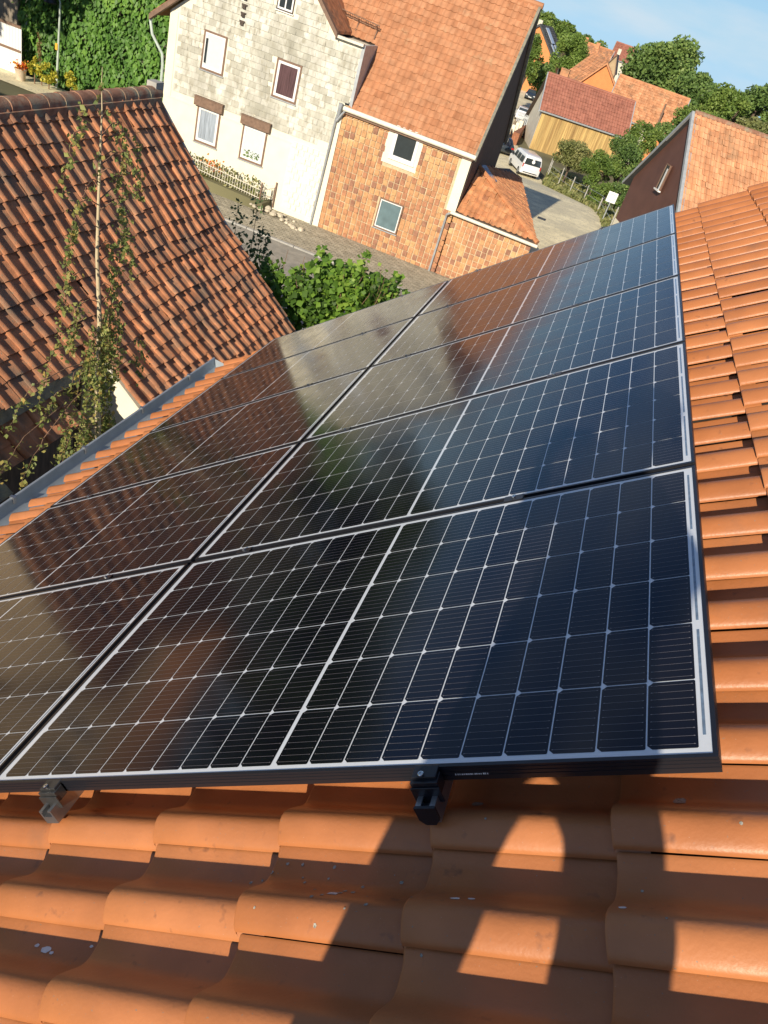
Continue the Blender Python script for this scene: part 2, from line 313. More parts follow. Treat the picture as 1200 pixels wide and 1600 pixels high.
PANT = [(0, .0), (.02, .030), (.10, .045), (.20, .048), (.30, .036), (.42, .012), (.58, .0), (.80, .002), (1.0, .014), (1.03, .016)]
FLATP = [(0.0, 0.0), (.5, .002), (1.0, 0.0)]

# ------------------------------------------------------------------ foliage
def leafmesh(name, C_, size, m, parent, nrm=None, spread=1.0, asp=1.5, tint=None, droop=None, extra=0):
    """C_: Nx3 leaf centres; every leaf a folded pointed quad pair"""
    N = len(C_); d = rng.normal(size=(N, 3)); 
    if nrm is not None: d = d*spread + np.asarray(nrm)
    d /= np.linalg.norm(d, axis=1)[:, None]
    a = rng.normal(size=(N, 3)); 
    if droop is not None: a = a*.5 + np.array([0, 0, -droop])
    a -= (a*d).sum(1)[:, None]*d; a /= np.linalg.norm(a, axis=1)[:, None]; b = np.cross(d, a)
    s = size*(.6+.8*rng.random(N))[:, None]
    p0 = C_-a*s*asp*.5; p1 = C_+b*s*.5 - d*s*.12 - a*s*.1; p2 = C_+a*s*asp*.5; p3 = C_-b*s*.5 - d*s*.12 - a*s*.1
    V = np.stack([p0, p1, p2, p3], 1).reshape(-1, 3); i = np.arange(N)*4
    F = np.concatenate([np.stack([i, i+1, i+2], 1), np.stack([i, i+2, i+3], 1)])
    t = rng.random(N) if tint is None else tint
    return npmesh(name, V, F, m, parent, np.concatenate([t, t]))
def crown_points(c, rad, nclump, N, flat=.75, seed=0, clump=(.25, .42)):
    r = np.random.default_rng(seed); c = np.array(c); rad = np.array(rad)
    d = r.normal(size=(nclump, 3)); d /= np.linalg.norm(d, axis=1)[:, None]; d[:, 2] = np.where(d[:, 2] < -.55, -d[:, 2], d[:, 2])
    cc = c + d*rad*(.45+.42*r.random(nclump))[:, None]; cs = (clump[0]+(clump[1]-clump[0])*r.random(nclump))
    w = cs**2; ix = r.choice(nclump, N, p=w/w.sum()); e = r.normal(size=(N, 3)); e /= np.linalg.norm(e, axis=1)[:, None]
    e *= (r.random(N)**.40)[:, None]; P = cc[ix] + e*(cs[ix])[:, None]*rad*np.array([1, 1, flat])
    tc_ = r.random(nclump)*.55; t = np.clip(tc_[ix] + .45*r.random(N) , 0, 1)
    return P, t, cc
def tree(name, label, base, top, rx, ry, cb, N, leaf, m, cat='tree', group=None, nclump=26, seed=1, bark='bark', tr=None, flat=.8):
    """base: ground point, crown from height cb to top (absolute z)"""
    N = int(N*1.9); leaf = leaf*.70; T = thing(name, base, label, cat, group)
    cz = (cb+top)/2; c = (base[0], base[1], cz); rz = (top-cb)/2
    P, t, cc = crown_points(c, (rx, ry, rz), nclump, N, flat, seed)
    H = top-base[2]; tr = tr or max(.04, H*.022)
    b = MB(); b.tube([base, (base[0]+.02*H*.3, base[1], base[2]+H*.3), (base[0], base[1], cz)], [tr*1.3, tr, tr*.5], 8)
    r = random.Random(seed)
    for q in cc[:max(5, nclump//2)]:
        s = base[2]+H*r.uniform(.25, .5); b.tube([(base[0], base[1], min(s, cz)), ((base[0]+q[0])/2, (base[1]+q[1])/2, (s+q[2])/2+.02*H), tuple(q)], [tr*.5, tr*.3, tr*.1], 5)
    b.build('trunk', M[bark], T, smooth=True)
    leafmesh('crown', P, leaf, m, T, tint=t)
    return T

# ================================================================== SETTING
def sheet(name, xs, ys, dz, m, kind='structure', zf=gz):
    xs = list(xs); ys = list(ys); V = [(x, y, zf(y)+dz) for y in ys for x in xs]; n = len(xs)
    F = [(j*n+i, j*n+i+1, (j+1)*n+i+1, (j+1)*n+i) for j in range(len(ys)-1) for i in range(n-1)]
    return tag(npmesh(name, V, F, m, None, smooth=True), kind=kind)
def drape(name, poly_rows, dz, m, kind='structure'):
    """poly_rows: list of (y, x0, x1)"""
    V = []; F = []
    ys = []
    for (a, b) in zip(poly_rows[:-1], poly_rows[1:]):
        k = max(1, int(abs(b[0]-a[0])/1.5))
        for i in range(k): t = i/k; ys.append([a[j]*(1-t)+b[j]*t for j in range(3)])
    ys.append(list(poly_rows[-1]))
    for y, x0, x1 in ys:
        for t in (0, .25, .5, .75, 1): V.append((x0*(1-t)+x1*t, y, gz(y)+dz))
    F = [(j*5+i, j*5+i+1, (j+1)*5+i+1, (j+1)*5+i) for j in range(len(ys)-1) for i in range(4)]
    return tag(npmesh(name, V, F, m, None, smooth=True), kind=kind)
sheet('ground', [-2500, -400, -90, -40, 0, 40, 90, 400, 2500], [-400, -60, -10, 10, 34, 40, 57, 62, 67, 72, 80, 110, 160, 300, 900, 4500], 0, M['soil'])
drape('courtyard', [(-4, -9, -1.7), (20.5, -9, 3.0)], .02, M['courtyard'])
drape('street', [(20.5, -60, 20), (26.6, -60, 20)], .03, M['asphalt'])
drape('gravel_road', [(26.6, 3.0, 20), (34, -1.5, 9), (57, -6.5, 1.5), (72, -11, -3.8), (90, -14, -9.6), (128, -22, -13), (150, -30, -14)], .035, M['gravel'])
drape('meadow', [(44, 2.6, 30), (54.5, 1.62, 40), (60.7, -.3, 40), (71, -3.9, 40), (84, -4.6, 40)], .045, M['grass'])
# block paved pavement along the two facades, laid as real blocks on a sandy bed
pv = drape('pavement', [(26.75, -26, 4.0), (29.95, -26, 4.0)], .05, M['joint'])
bl = MB()
for i in range(-80, 20):
    for j in range(22):
        x = i*.24+(j % 2)*.12; y = 26.8+j*.144
        if x < -17.2 or x > 1.5: continue
        z = gz(y)+.052+random.uniform(0, .004); bl.box((x+.008, y+.008, z-.03), (x+.232, y+.136, z+.012), tint=random.random())
tag(bl.build('pavement_blocks', M['paveblock'], tint=True), kind='structure')
kb = MB()
for i in range(-26, 4): kb.box((i+.01, 26.6, -7.9), (i+.99, 26.74, -7.66))
tag(kb.build('kerb', M['concrete'], bevel=.012), kind='structure')

# ================================================================== OWN HOUSE, ROOF AND GUTTER
TH = R(38.7); cT, sT = math.cos(TH), math.sin(TH)
def Pw(u, v, w): return np.array([u*cT-w*sT, v, u*sT+w*cT])
house = thing('tiled_house', (3.1, 1.9, -7.75), 'house whose new orange clay tile roof fills the foreground and carries the solar panels', 'house')
tl = tiles('roof_tiles', Pw(3.96, -1.795, -.16), Pw(-1, 0, 0), (0, 1, 0), 19, 39, .34, .19, PROF_NEW, house, M['newtile'], thick=.015, lift=.025, head=.05, jit=.0013, nose=.004)
b = MB()
b.prism([Pw(3.98, -1.78, -.185), Pw(-2.42, -1.78, -.185), Pw(-2.42, -1.78, -.26), Pw(3.98, -1.78, -.26)], (0, 7.36, 0))
rx, rz = Pw(3.98, 0, -.17)[[0, 2]]
b.prism([(rx, -1.78, rz), (rx, -1.78, rz-.08), (rx+5.2, -1.78, rz-4.2), (rx+5.2, -1.78, rz-4.1)], (0, 7.36, 0))
b.build('roof_deck', M['darkwood'], house)
b = MB(); b.tube([(rx, -1.8, rz+.03), (rx, 5.6, rz+.03)], .12, 12); b.build('ridge', M['newtile'], house, smooth=True)
b = MB(); b.prism([(-1.55, -1.7, -7.75), (rx*2+1.55, -1.7, -7.75), (rx*2+1.55, -1.7, -1.75), (rx, -1.7, rz-.35), (-1.55, -1.7, -1.75)], (0, 7.2, 0)); b.build('wall', M['cream'], house)
g = MB(); prof = [(-1.80, -1.635), (-1.885, -1.735)]
for k in range(11): a = math.pi*k/10; prof.append((-1.99+.105*math.cos(a), -1.785-.10*math.sin(a)))
prof.append((-2.098, -1.765)); y0, y1 = -1.8, 5.68
V = [(x, y, z) for y in (y0, y1) for x, z in prof] + [(x-.0, y, z-.004) for y in (y0, y1) for x, z in prof]; n = len(prof)
F = [(i, i+1, n+i+1, n+i) for i in range(n-1)]
g.add(V[:2*n], F)
g.tube([(-2.106, y0, -1.762), (-2.106, y1, -1.762)], .011, 8)
g.add([(x, y1-.002, z) for x, z in prof[2:]], [tuple(range(n-2))]); g.add([(x, y0, z) for x, z in prof[2:]], [tuple(range(n-2))])
gut = g.build('gutter', M['zinc'], house, smooth=True)
for k in range(9):
    y = -1.4+k*.82; bk = MB(); bk.prism([(-2.12, y-.012, -1.768), (-2.12, y-.012, -1.744), (-2.082, y-.012, -1.744), (-2.082, y-.012, -1.80), (-2.089, y-.012, -1.80), (-2.089, y-.012, -1.768)], (0, .024, 0))
    bk.build('gutter_bracket', M['alu'], gut)

# lichen spots and droppings: thin irregular crusts draped on the tiles
bpy.context.view_layer.update()
def drape_patch(mb, u, v, r, seed, asp=1.0, z=.0009, k=11):
    rr = random.Random(seed); up = np.array([-sT, 0, cT]); c0 = np.array(tl.matrix_world.inverted() @ Vector(Pw(u, v, .2)))
    pts = []
    for i in range(k+1):
        if i == k: du = dv = 0
        else:
            a = 2*math.pi*i/k; q = r*rr.uniform(.75, 1.1); du = q*math.cos(a)*asp; dv = q*math.sin(a)
        o = Vector(Pw(u+du, v+dv, .0)) - Vector(ORI['tiled_house']); hit, loc, nn, _ = tl.ray_cast(o, Vector((sT, 0, -cT)), distance=.4)
        if not hit: return
        pts.append(np.array(loc) + np.array(ORI['tiled_house']) + up*z)
    mb.add(pts, [(i, (i+1) % k, k) for i in range(k)])
    o = mb.build(mb.nm, M[mb.mt], house); mb.v, mb.f, mb.m, mb.t = [], [], [], []
lc = MB(); lc.nm, lc.mt = 'lichen_spot', 'lichen'; drape_patch(lc, 1.68, .03, .013, 1, .9); drape_patch(lc, 1.305, .028, .011, 2)
for i in range(26): drape_patch(lc, 1.0+random.gauss(.02, .13), -.17+random.gauss(0, .05), random.uniform(.0012, .0045), 10+i)
for i in range(10): drape_patch(lc, random.uniform(.2, 1.9), random.uniform(-.45, 0), random.uniform(.001, .004), 50+i)
dp = MB(); dp.nm, dp.mt = 'dropping_spot', 'dropping'
for (u, v, r, s) in [(1.07, -.185, .007, 3), (1.32, -.19, .0055, 4), (1.345, -.185, .004, 5), (.41, -.32, .008, 6), (.43, -.325, .004, 7), (1.71, .17, .005, 8), (1.725, .168, .003, 9), (1.60, -.2, .004, 12), (.38, -.315, .004, 14), (.52, -.30, .003, 15), (.2, -.10, .004, 16), (1.83, 4.6, .012, 17), (2.1, 2.9, .012, 18), (2.02, 4.0, .006, 19), (1.8, .8, .006, 21), (1.42, -.42, .004, 22), (.88, -.38, .004, 23)]:
    drape_patch(dp, u, v, r, s, 1.7)

# ================================================================== SOLAR PANELS
PW_, PL_, GAP = 1.038, 1.755, .02
pan0 = thing('solar_panel', (0, 0, 0), 'x', 'solar panel')
f = MB(); lip = .008; H = .035
o_ = [(0, 0), (PL_, 0), (PL_, PW_), (0, PW_)]; i_ = [(lip, lip), (PL_-lip, lip), (PL_-lip, PW_-lip), (lip, PW_-lip)]
V = [(x, y, 0) for x, y in o_] + [(x, y, 0) for x, y in i_] + [(x, y, -H) for x, y in o_] + [(x, y, -.006) for x, y in i_] + [(x*.97+.026, y*.95+.026, -H) for x, y in o_]
F = []
for k in range(4):
    j = (k+1) % 4; F += [(k, j, 4+j, 4+k), (8+k, 8+j, j, k), (4+k, 4+j, 12+j, 12+k), (8+j, 8+k, 16+k, 16+j)]
f.add(V, F)
for zz in (-.008, -.016, -.025):
    f.box((.002, -.0009, zz-.0022), (PL_-.002, .001, zz+.0022)); f.box((PL_-.001, .002, zz-.0022), (PL_+.0009, PW_-.002, zz+.0022))
f.build('frame', M['black'], pan0)
f = MB(); f.box((lip-.002, lip-.002, -.006), (PL_-lip+.002, PW_-lip+.002, -.0020)); bs = f.build('backsheet', M['backsheet'], pan0)
f = MB(); bb = MB(); pu, pv_ = .0846, .1662; mu = (PL_-20*pu-.008)/2; mv = (PW_-6*pv_)/2
for half in (0, 1):
    for i in range(10):
        u0 = mu + i*pu + half*(10*pu+.008) + .0014; u1 = u0+pu-.0028
        for j in range(6):
            v0 = mv+j*pv_+.0013; v1 = v0+pv_-.0026; c = .0085; e = .0022
            f.quad((u0+c, v0, -.0014), (u1-e, v0, -.0014), (u1, v0+e, -.0014), (u1, v1-e, -.0014), (u1-e, v1, -.0014), (u0+c, v1, -.0014), (u0, v1-c, -.0014), (u0, v0+c, -.0014))
            for q in range(9):
                vv = v0+(q+.5)*(v1-v0)/9
                bb.quad((u0+.004, vv-.00042, -.0011), (u1-.004, vv-.00042, -.0011), (u1-.004, vv+.00042, -.0011), (u0+.004, vv+.00042, -.0011))
                for uu in (u0+.005, u1-.007): bb.quad((uu, vv-.0011, -.0009), (uu+.0022, vv-.0011, -.0009), (uu+.0022, vv+.0011, -.0009), (uu, vv+.0011, -.0009))
cg = f.build('cell_grid', M['cell'], pan0); bb.build('busbar', M['busbar'], cg)
M['ribbon'] = mat('grey ribbon under glass', (.16,.23,.32), rough=.5, var=.3, scale=60, coat=1, crough=.12)
f = MB()
for (a, c) in ((.05, .33), (.36, .68), (.71, .99)): f.box((PL_-.0215, a, -.0019), (PL_-.0165, c, -.0013))
f.build('ribbon', M['ribbon'], pan0)
rown = ['nearest the camera', 'second from the camera', 'third or middle one', 'fourth from the camera', 'farthest from the camera']
first = True; near_upper = None
for col_, u0 in (('upper', GAP/2), ('lower', -PL_-GAP/2)):
    for k in range(5):
        p = pan0 if first else copy_tree(pan0); first = False
        P0 = Pw(u0, k*(PW_+GAP), 0); p.location = P0; p.rotation_euler = (0, -TH, 0)
        side = 'ridge side' if col_ == 'upper' else 'gutter side'
        tag(p, f'solar panel in the {col_} column on the {side}, {rown[k]}', 'solar panel', 'solar panels laid in two columns on the roof')
        if near_upper is None: near_upper = p
mk = MB()
for k in range(16): 
    x = 1.295+k*.0042+random.uniform(0, .001); mk.box((x, -.0016, -.0215), (x+random.uniform(.0012, .003), -.0008, -.0190+random.uniform(0, .001)))
mo = mk.build('type_marking', M['signwhite']); mo.parent = near_upper

# mounting rails with clamps: each rail one thing, repeated
rl0 = thing('mounting_rail', (0, 0, 0), 'x', 'mounting rail')
def cprof(mb, y0, y1):
    pts = [(-.02, 0), (-.009, 0), (-.009, -.004), (-.015, -.004), (-.015, -.018), (.015, -.018), (.015, -.004), (.009, -.004), (.009, 0), (.02, 0), (.02, -.04), (-.02, -.04)]
    n = len(pts); V = [(x, y, z) for y in (y0, y1) for x, z in pts]
    mb.add(V, [(i, (i+1) % n, (i+1) % n+n, i+n) for i in range(n)])
    for a in ((0, 1, 2, 3, 11), (3, 4, 11), (4, 5, 10, 11), (5, 6, 10), (6, 7, 8, 9, 10)):
        mb.add([V[i] for i in a], [tuple(range(len(a)))])
f = MB(); cprof(f, -.062, 5.33); f.build('rail', M['alu'], rl0)
f = MB(); f.add([(-.021, -.066, .001), (.021, -.066, .001), (.021, -.066, -.03), (.010, -.066, -.043), (-.010, -.066, -.043), (-.021, -.066, -.03), (-.021, -.060, .001), (.021, -.060, .001), (.021, -.060, -.03), (.010, -.060, -.043), (-.010, -.060, -.043), (-.021, -.060, -.03)],
    [(5, 4, 3, 2, 1, 0), (6, 7, 8, 9, 10, 11)]+[(i, (i+1) % 6, (i+1) % 6+6, i+6) for i in range(6)]); f.build('end_cap', M['black'], rl0)
for y in (-.017, 5*(PW_+GAP)-GAP+.017):
    s = 1 if y < 0 else -1
    f = MB(); f.box((-.028, y-.016, .001), (.028, y+.012, .030)); f.box((-.025, y-.008 if s > 0 else y-.022, .030), (.025, y+.022 if s > 0 else y+.008, .0365)); f.box((-.030, y-.020, -.016), (.030, y-.017, .020))
    c = f.build('end_clamp', M['black'], rl0, bevel=.0012)
    f = MB(); f.lathe((-.004, y-.004, .0365), [(.0055, 0), (.0062, .001), (.0062, .006), (.0050, .0072), (.003, .0072), (.003, .004)], 12); f.build('bolt', M['steel'], c, smooth=True)
for k in range(1, 5):
    y = k*(PW_+GAP)-GAP/2
    f = MB(); f.box((-.03, y-.0085, .0), (.03, y+.0085, .030)); f.box((-.03, y-.014, .0355), (.03, y+.014, .0385)); c = f.build('mid_clamp', M['black'], rl0)
    f = MB(); f.lathe((0, y, .0385), [(.0062, 0), (.0062, .005), (.005, .006), (.003, .006), (.003, .003)], 10); f.build('bolt', M['steel'], c, smooth=True)
rn = {1.253: 'aluminium rail with black end cap under the right part of the upper panels', .245: 'aluminium rail poking out beneath the lower left corner of the nearest upper panel', -.438: 'aluminium rail under the lower panels, close to the gap between the columns', -1.443: 'aluminium rail under the lower panels, closest to the gutter'}
for i, (u, lb) in enumerate(rn.items()):
    p = rl0 if i == 0 else copy_tree(rl0)
    if abs(u-.245) < .001:
        for ch in list(p.children):
            if ch.name.startswith('end_cap'): bpy.data.objects.remove(ch)
            elif ch.name.startswith('end_clamp'): ch.data = ch.data.copy(); ch.data.materials[0] = M['clampgrey']
    p.location = Pw(u, 0, -.0355); p.rotation_euler = (0, -TH, 0); tag(p, lb, 'mounting rail', 'rails under the solar panels')
# roof hooks carry the rails on the tiles
for u in rn:
    for k in range(4):
        v = .28+k*1.35; f = MB(); a = Pw(u+.021, v, -.05)
        for (p_, q_) in ((Pw(u+.021, v-.015, -.04), Pw(u+.026, v+.015, -.11)),):
            f.prism([Pw(u+.0205, v-.015, -.04), Pw(u+.026, v-.015, -.04), Pw(u+.026, v-.015, -.125), Pw(u+.0205, v-.015, -.125)], (0, .03, 0))
        f.build('roof_hook', M['alu'], house)

# ================================================================== OLD BARN (left)
barn = thing('old_barn', (-6.7, 8.3, -7.75), 'old barn with weathered clay pantile roof and lichened ridge behind the birch', 'barn')
aU, aL = math.atan2(1.67, 1.59), R(40.3)
YB0, YB1 = 4.7, 12.0
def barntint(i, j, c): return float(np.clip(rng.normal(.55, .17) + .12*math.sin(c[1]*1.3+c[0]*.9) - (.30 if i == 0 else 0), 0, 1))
nB = int((YB1-YB0)/.235)
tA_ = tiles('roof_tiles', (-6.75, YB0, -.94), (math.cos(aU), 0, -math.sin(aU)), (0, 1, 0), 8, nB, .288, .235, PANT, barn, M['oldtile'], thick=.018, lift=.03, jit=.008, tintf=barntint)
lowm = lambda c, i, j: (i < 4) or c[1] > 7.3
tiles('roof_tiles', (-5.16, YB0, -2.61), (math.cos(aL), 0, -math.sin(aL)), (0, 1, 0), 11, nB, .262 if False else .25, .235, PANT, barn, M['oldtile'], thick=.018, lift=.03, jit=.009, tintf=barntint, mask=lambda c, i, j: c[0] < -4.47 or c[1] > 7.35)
for o in barn.children:   # the old rafters sag a little
    if o.name.startswith('roof_tiles'):
        oz = ORI['old_barn']; nv = len(o.data.vertices); co = np.empty(nv*3); o.data.vertices.foreach_get('co', co); co = co.reshape(-1, 3); X_ = co[:, 0]+oz[0]; Y_ = co[:, 1]+oz[1]
        co[:, 2] += -.035*np.sin((Y_-4.7)/7.3*math.pi)*np.clip((X_+6.75)/1.2, 0, 1)*np.clip((-4.2-X_)/.5+1, 0, 1) + .014*np.sin(Y_*2.3+X_*1.7)*np.clip((X_+6.75)/.8, 0, 1); o.data.vertices.foreach_set('co', co.ravel()); o.data.update()
rg = MB()
for k in range(20):
    y = YB0-.05+k*.37; r0, r1 = .118, .130; n_ = 8; vs = []
    for (yy, r_) in ((y, r1), (y+.39, r0)):
        for q in range(n_+1): a = math.pi*(q/n_)*1.1-math.pi*.05; vs.append((-6.76+r_*math.cos(a)*1.1, yy, -.99+r_*math.sin(a)+random.uniform(-.004, .004)))
    rg.add(vs, [(q, q+1, q+n_+2, q+n_+1) for q in range(n_)]); rg.add([vs[q] for q in range(n_+1)], [tuple(range(n_+1))])
rg.box((-7.0, YB0, -1.16), (-6.58, YB1-.05, -1.0))
rg.build('ridge', M['ridgetile'], barn, smooth=True)
vb = MB()
for (p, q) in (((-6.8, -.95), (-5.16, -2.66)), ((-5.16, -2.66), (-3.02, -4.47))):
    dx, dz = q[0]-p[0], q[1]-p[1]; l_ = math.hypot(dx, dz); nx, nz = -dz/l_, dx/l_
    vb.prism([(p[0], YB1-.02, p[1]+.05), (q[0], YB1-.02, q[1]+.05), (q[0], YB1-.02, q[1]-.14), (p[0], YB1-.02, p[1]-.14)], (0, .07, 0))
vb.box((-6.86, YB1-.1, -.98), (-6.68, YB1+.14, -.80))
vb.build('verge_board', M['concrete'], barn)
w = MB(); w.prism([(-9.2, YB0+.12, -7.75), (-4.75, YB0+.12, -7.75), (-4.75, YB0+.12, -3.05), (-5.2, YB0+.12, -2.72), (-6.75, YB0+.12, -1.1), (-9.2, YB0+.12, -3.6)], (0, .25, 0)); w.build('gable_wall', M['ochre'], barn)
w = MB(); w.prism([(-9.2, YB1-.5, -7.75), (-3.3, YB1-.5, -7.75), (-3.3, YB1-.5, -4.4), (-5.2, YB1-.5, -2.76), (-6.75, YB1-.5, -1.1), (-9.2, YB1-.5, -3.6)], (0, .3, 0)); w.box((-4.8, YB0+.4, -7.75), (-4.7, 7.3, -3.2)); w.box((-3.4, 7.6, -7.75), (-3.25, YB1-.5, -4.4)); w.build('wall', M['darkwood'], barn)
w = MB(); w.prism([(-4.75, 7.36, -5.2), (-3.0, 7.36, -5.2), (-3.0, 7.36, -4.50), (-4.75, 7.36, -3.02)], (0, .2, 0)); w.build('white_wall', M['cream'], barn)
w = MB(); w.prism([(-4.78, 7.28, -3.02), (-2.98, 7.28, -4.52), (-2.98, 7.28, -4.57), (-4.78, 7.28, -3.08)], (0, .09, 0)); w.build('verge_trim', M['whitemetal'], barn)
w = MB(); w.prism([(-6.78, YB0, -1.0), (-9.6, YB0, -3.9), (-9.6, YB0, -4.0), (-6.78, YB0, -1.1)], (0, YB1-YB0, 0))
w.prism([(-6.75, YB0+.05, -1.05), (-5.16, YB0+.05, -2.72), (-4.5, YB0+.05, -3.28), (-4.5, YB0+.05, -3.36), (-5.2, YB0+.05, -2.82), (-6.75, YB0+.05, -1.2)], (0, YB1-YB0-.1, 0)); w.prism([(-4.5, 7.42, -3.28), (-3.05, 7.42, -4.5), (-3.05, 7.42, -4.58), (-4.5, 7.42, -3.36)], (0, YB1-7.5, 0)); w.build('roof_deck', M['darkwood'], barn)
w = MB(); w.box((-4.50, YB0, -3.50), (-4.43, 7.3, -3.29)); w.build('fascia', M['fibre'], barn)
annex = thing('lean_to_shed', (-4.4, 5.8, -7.75), 'small shaded pantile lean-to roof below the barn eave at the left edge', 'shed')
tiles('roof_tiles', (-4.74, 4.2, -3.32), (math.cos(R(42)), 0, -math.sin(R(42))), (0, 1, 0), 3, 10, .27, .235, PANT, annex, M['oldtile'], thick=.018, lift=.03, jit=.01, tintf=barntint)
w = MB(); w.box((-4.66, 4.2, -7.75), (-4.25, 6.5, -3.95)); w.build('wall', M['darkwood'], annex)
# low mossy sheet roof at the left edge
shed = thing('flat_shed', (-3.3, 3.6, -7.75), 'mossy grey corrugated sheet roof corner at the left edge beside the gutter', 'shed')
Vv = []; nx_, ny_ = 60, 6
for j in range(ny_):
    for i in range(nx_):
        x = -5.2+ (i/(nx_-1))*2.15; y = 2.2+j/(ny_-1)*1.68; Vv.append((x, y, -2.86+.10*(x+3.1)*-1*.4+.035*math.sin(x*2*math.pi/.27)))
w = MB(); w.add(Vv, [(j*nx_+i, j*nx_+i+1, (j+1)*nx_+i+1, (j+1)*nx_+i) for j in range(ny_-1) for i in range(nx_-1)])
so_ = w.build('corrugated_sheet', M['fibre'], shed, smooth=True); sm = so_.modifiers.new('solid', 'SOLIDIFY'); sm.thickness = .02; sm.offset = -1
w = MB(); w.box((-5.1, 2.3, -7.75), (-3.2, 3.75, -2.98)); w.build('wall', M['darkwood'], shed)

# ================================================================== BIRCH
birch = thing('birch_tree', (-3.2, 5.45, -7.75), 'slender young birch with pale trunk and drooping yellowing twigs beside the gutter', 'tree')
tz = [(-7.75, 5.6, .055), (-5, 5.5, .05), (-3.2, 5.43, .034), (-2.4, 5.36, .029), (-1.65, 5.30, .022), (-.97, 5.21, .017), (-.4, 5.19, .013), (-.05, 5.17, .010), (.3, 5.15, .006), (.5, 5.12, .003), (.62, 5.12, .002)]
b = MB(); b.tube([(-3.2+.008*math.sin(z*3), y, z) for z, y, r in tz], [r for z, y, r in tz], 10); b.build('trunk', M['birchbark'], birch, smooth=True)
br = MB(); LP = []; LT = []
rb = random.Random(5)
def trunk_at(z):
    return np.array([-3.2, float(np.interp(z, [q[0] for q in tz], [q[1] for q in tz])), z])
def droopbranch(z, dy, dx, up, hang, nl, dens=1.0):
    if abs(dy) < .5: dy *= 1.45
    p0 = trunk_at(z); e = p0+np.array([dx, dy, up]); pts = [p0, p0*.5+e*.5+np.array([0, 0, .05]), e]
    n = 8
    for k in range(1, n+1):
        t = k/n; pts.append(e+np.array([dx*.25*t+rb.uniform(-.008, .008), dy*.35*t+rb.uniform(-.012, .012), -hang*t**1.1]))
    br.tube(pts, [.006]+[.0045]+[.0035]+[.0025-.0018*k/n for k in range(n)], 4)
    for k in range(int(nl*dens)):
        t = rb.random()**.8; i = 1+t*(len(pts)-2); a = int(i); q = pts[a]*(1-(i-a))+pts[min(a+1, len(pts)-1)]*(i-a)
        LP.append(q+np.array([rb.gauss(0, .022), rb.gauss(0, .034), rb.gauss(-.02, .03)])); LT.append(min(1, max(0, rb.gauss(.42, .28))))
for (z, dy, dx, up, hang, nl) in [
    (.42, -.05, .02, .03, .12, 22), (.25, -.16, 0, .08, .28, 60), (.22, .08, .02, .06, .22, 30), (.10, -.28, .03, .06, .45, 85), (.08, .20, 0, .10, .40, 80), (.02, .30, .05, .08, .62, 110),
    (-.05, -.12, .1, .05, .25, 40), (-.10, .10, .1, .05, .30, 50), (-.15, .36, -.05, .04, .45, 60), (-.22, .05, .1, .02, .22, 40), (-.3, -.22, .08, .03, .2, 30), (-.45, .22, .02, .05, .62, 110), (-.5, -.24, .02, .08, .50, 120),
    (-.55, .13, .1, .05, .5, 120), (-.7, -.26, 0, .05, .72, 130), (-.75, .30, .02, .05, .6, 85), (-.9, .10, .06, .04, .62, 120), (-1.05, .16, .05, .03, .55, 110), (-1.1, -.30, .02, .03, .6, 70), (-1.3, .06, .08, .02, .4, 70),
    (-1.45, -.22, 0, .05, .5, 90), (-1.5, .12, .03, .05, .5, 100)]:
    droopbranch(z, dy, dx, up, hang, nl, .62)
for k in range(66):   # the dense lower skirt
    z = rb.uniform(-3.7, -1.6); a = rb.uniform(0, 2*math.pi); r_ = rb.uniform(.10, .42)
    sgn = math.sin(a)*r_*(1.05 if math.sin(a) < 0 else .62); droopbranch(z, sgn, math.cos(a)*r_*.55-.05, .10, rb.uniform(.25, .7), 62)
for (z, dy, dx, up) in ((-2.1, -.95, -.05, .05), (-2.4, -1.15, 0, -.1), (-2.5, .55, .05, .25), (-2.3, .70, .0, .2), (-2.3, -1.0, .1, -.25)):
    droopbranch(z, dy, dx, up, .35, 45)
br.build('branch', M['twig'], birch, smooth=True)
leafmesh('foliage', np.array(LP), .034, M['leaf_birch'], birch, asp=1.35, tint=np.array(LT), droop=1.0)

# ================================================================== VINE AND YOUNG SHRUB in the courtyard
vine = thing('grape_vine', (-2.9, 13.4, -7.75), 'bright green large leaved vine climbing between the barn and the solar roof', 'vine')
P_ = []; T_ = []
for (x, y, z, rx_, ry_, rz_, n) in [(-4.15, 12.9, -4.2, .75, .5, .75, 760), (-3.55, 13.0, -3.65, .6, .5, .55, 700), (-3.0, 13.2, -3.35, .6, .5, .5, 700), (-2.4, 13.3, -3.45, .55, .5, .5, 620), (-2.9, 13.3, -4.2, .9, .6, .7, 760), (-3.8, 13.3, -5.2, 1.0, .6, .9, 420), (-1.9, 13.3, -3.35, .35, .3, .35, 130), (-1.5, 13.2, -3.55, .3, .3, .5, 130), (-3.5, 12.9, -2.95, .18, .2, .3, 50), (-2.75, 13.1, -2.75, .12, .2, .28, 34), (-2.05, 13.2, -2.9, .12, .2, .22, 26), (-1.35, 13.1, -2.95, .18, .2, .2, 40), (-4.5, 13.0, -3.7, .3, .3, .3, 80)]:
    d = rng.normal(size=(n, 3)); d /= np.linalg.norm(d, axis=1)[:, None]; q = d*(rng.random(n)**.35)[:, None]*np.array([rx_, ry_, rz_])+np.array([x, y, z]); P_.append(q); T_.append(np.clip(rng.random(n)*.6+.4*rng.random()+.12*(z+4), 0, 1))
leafmesh('foliage', np.concatenate(P_), .12, M['leaf_vine'], vine, nrm=(0, -.5, .9), spread=.55, asp=1.1, tint=np.concatenate(T_))
b = MB(); P_ = []
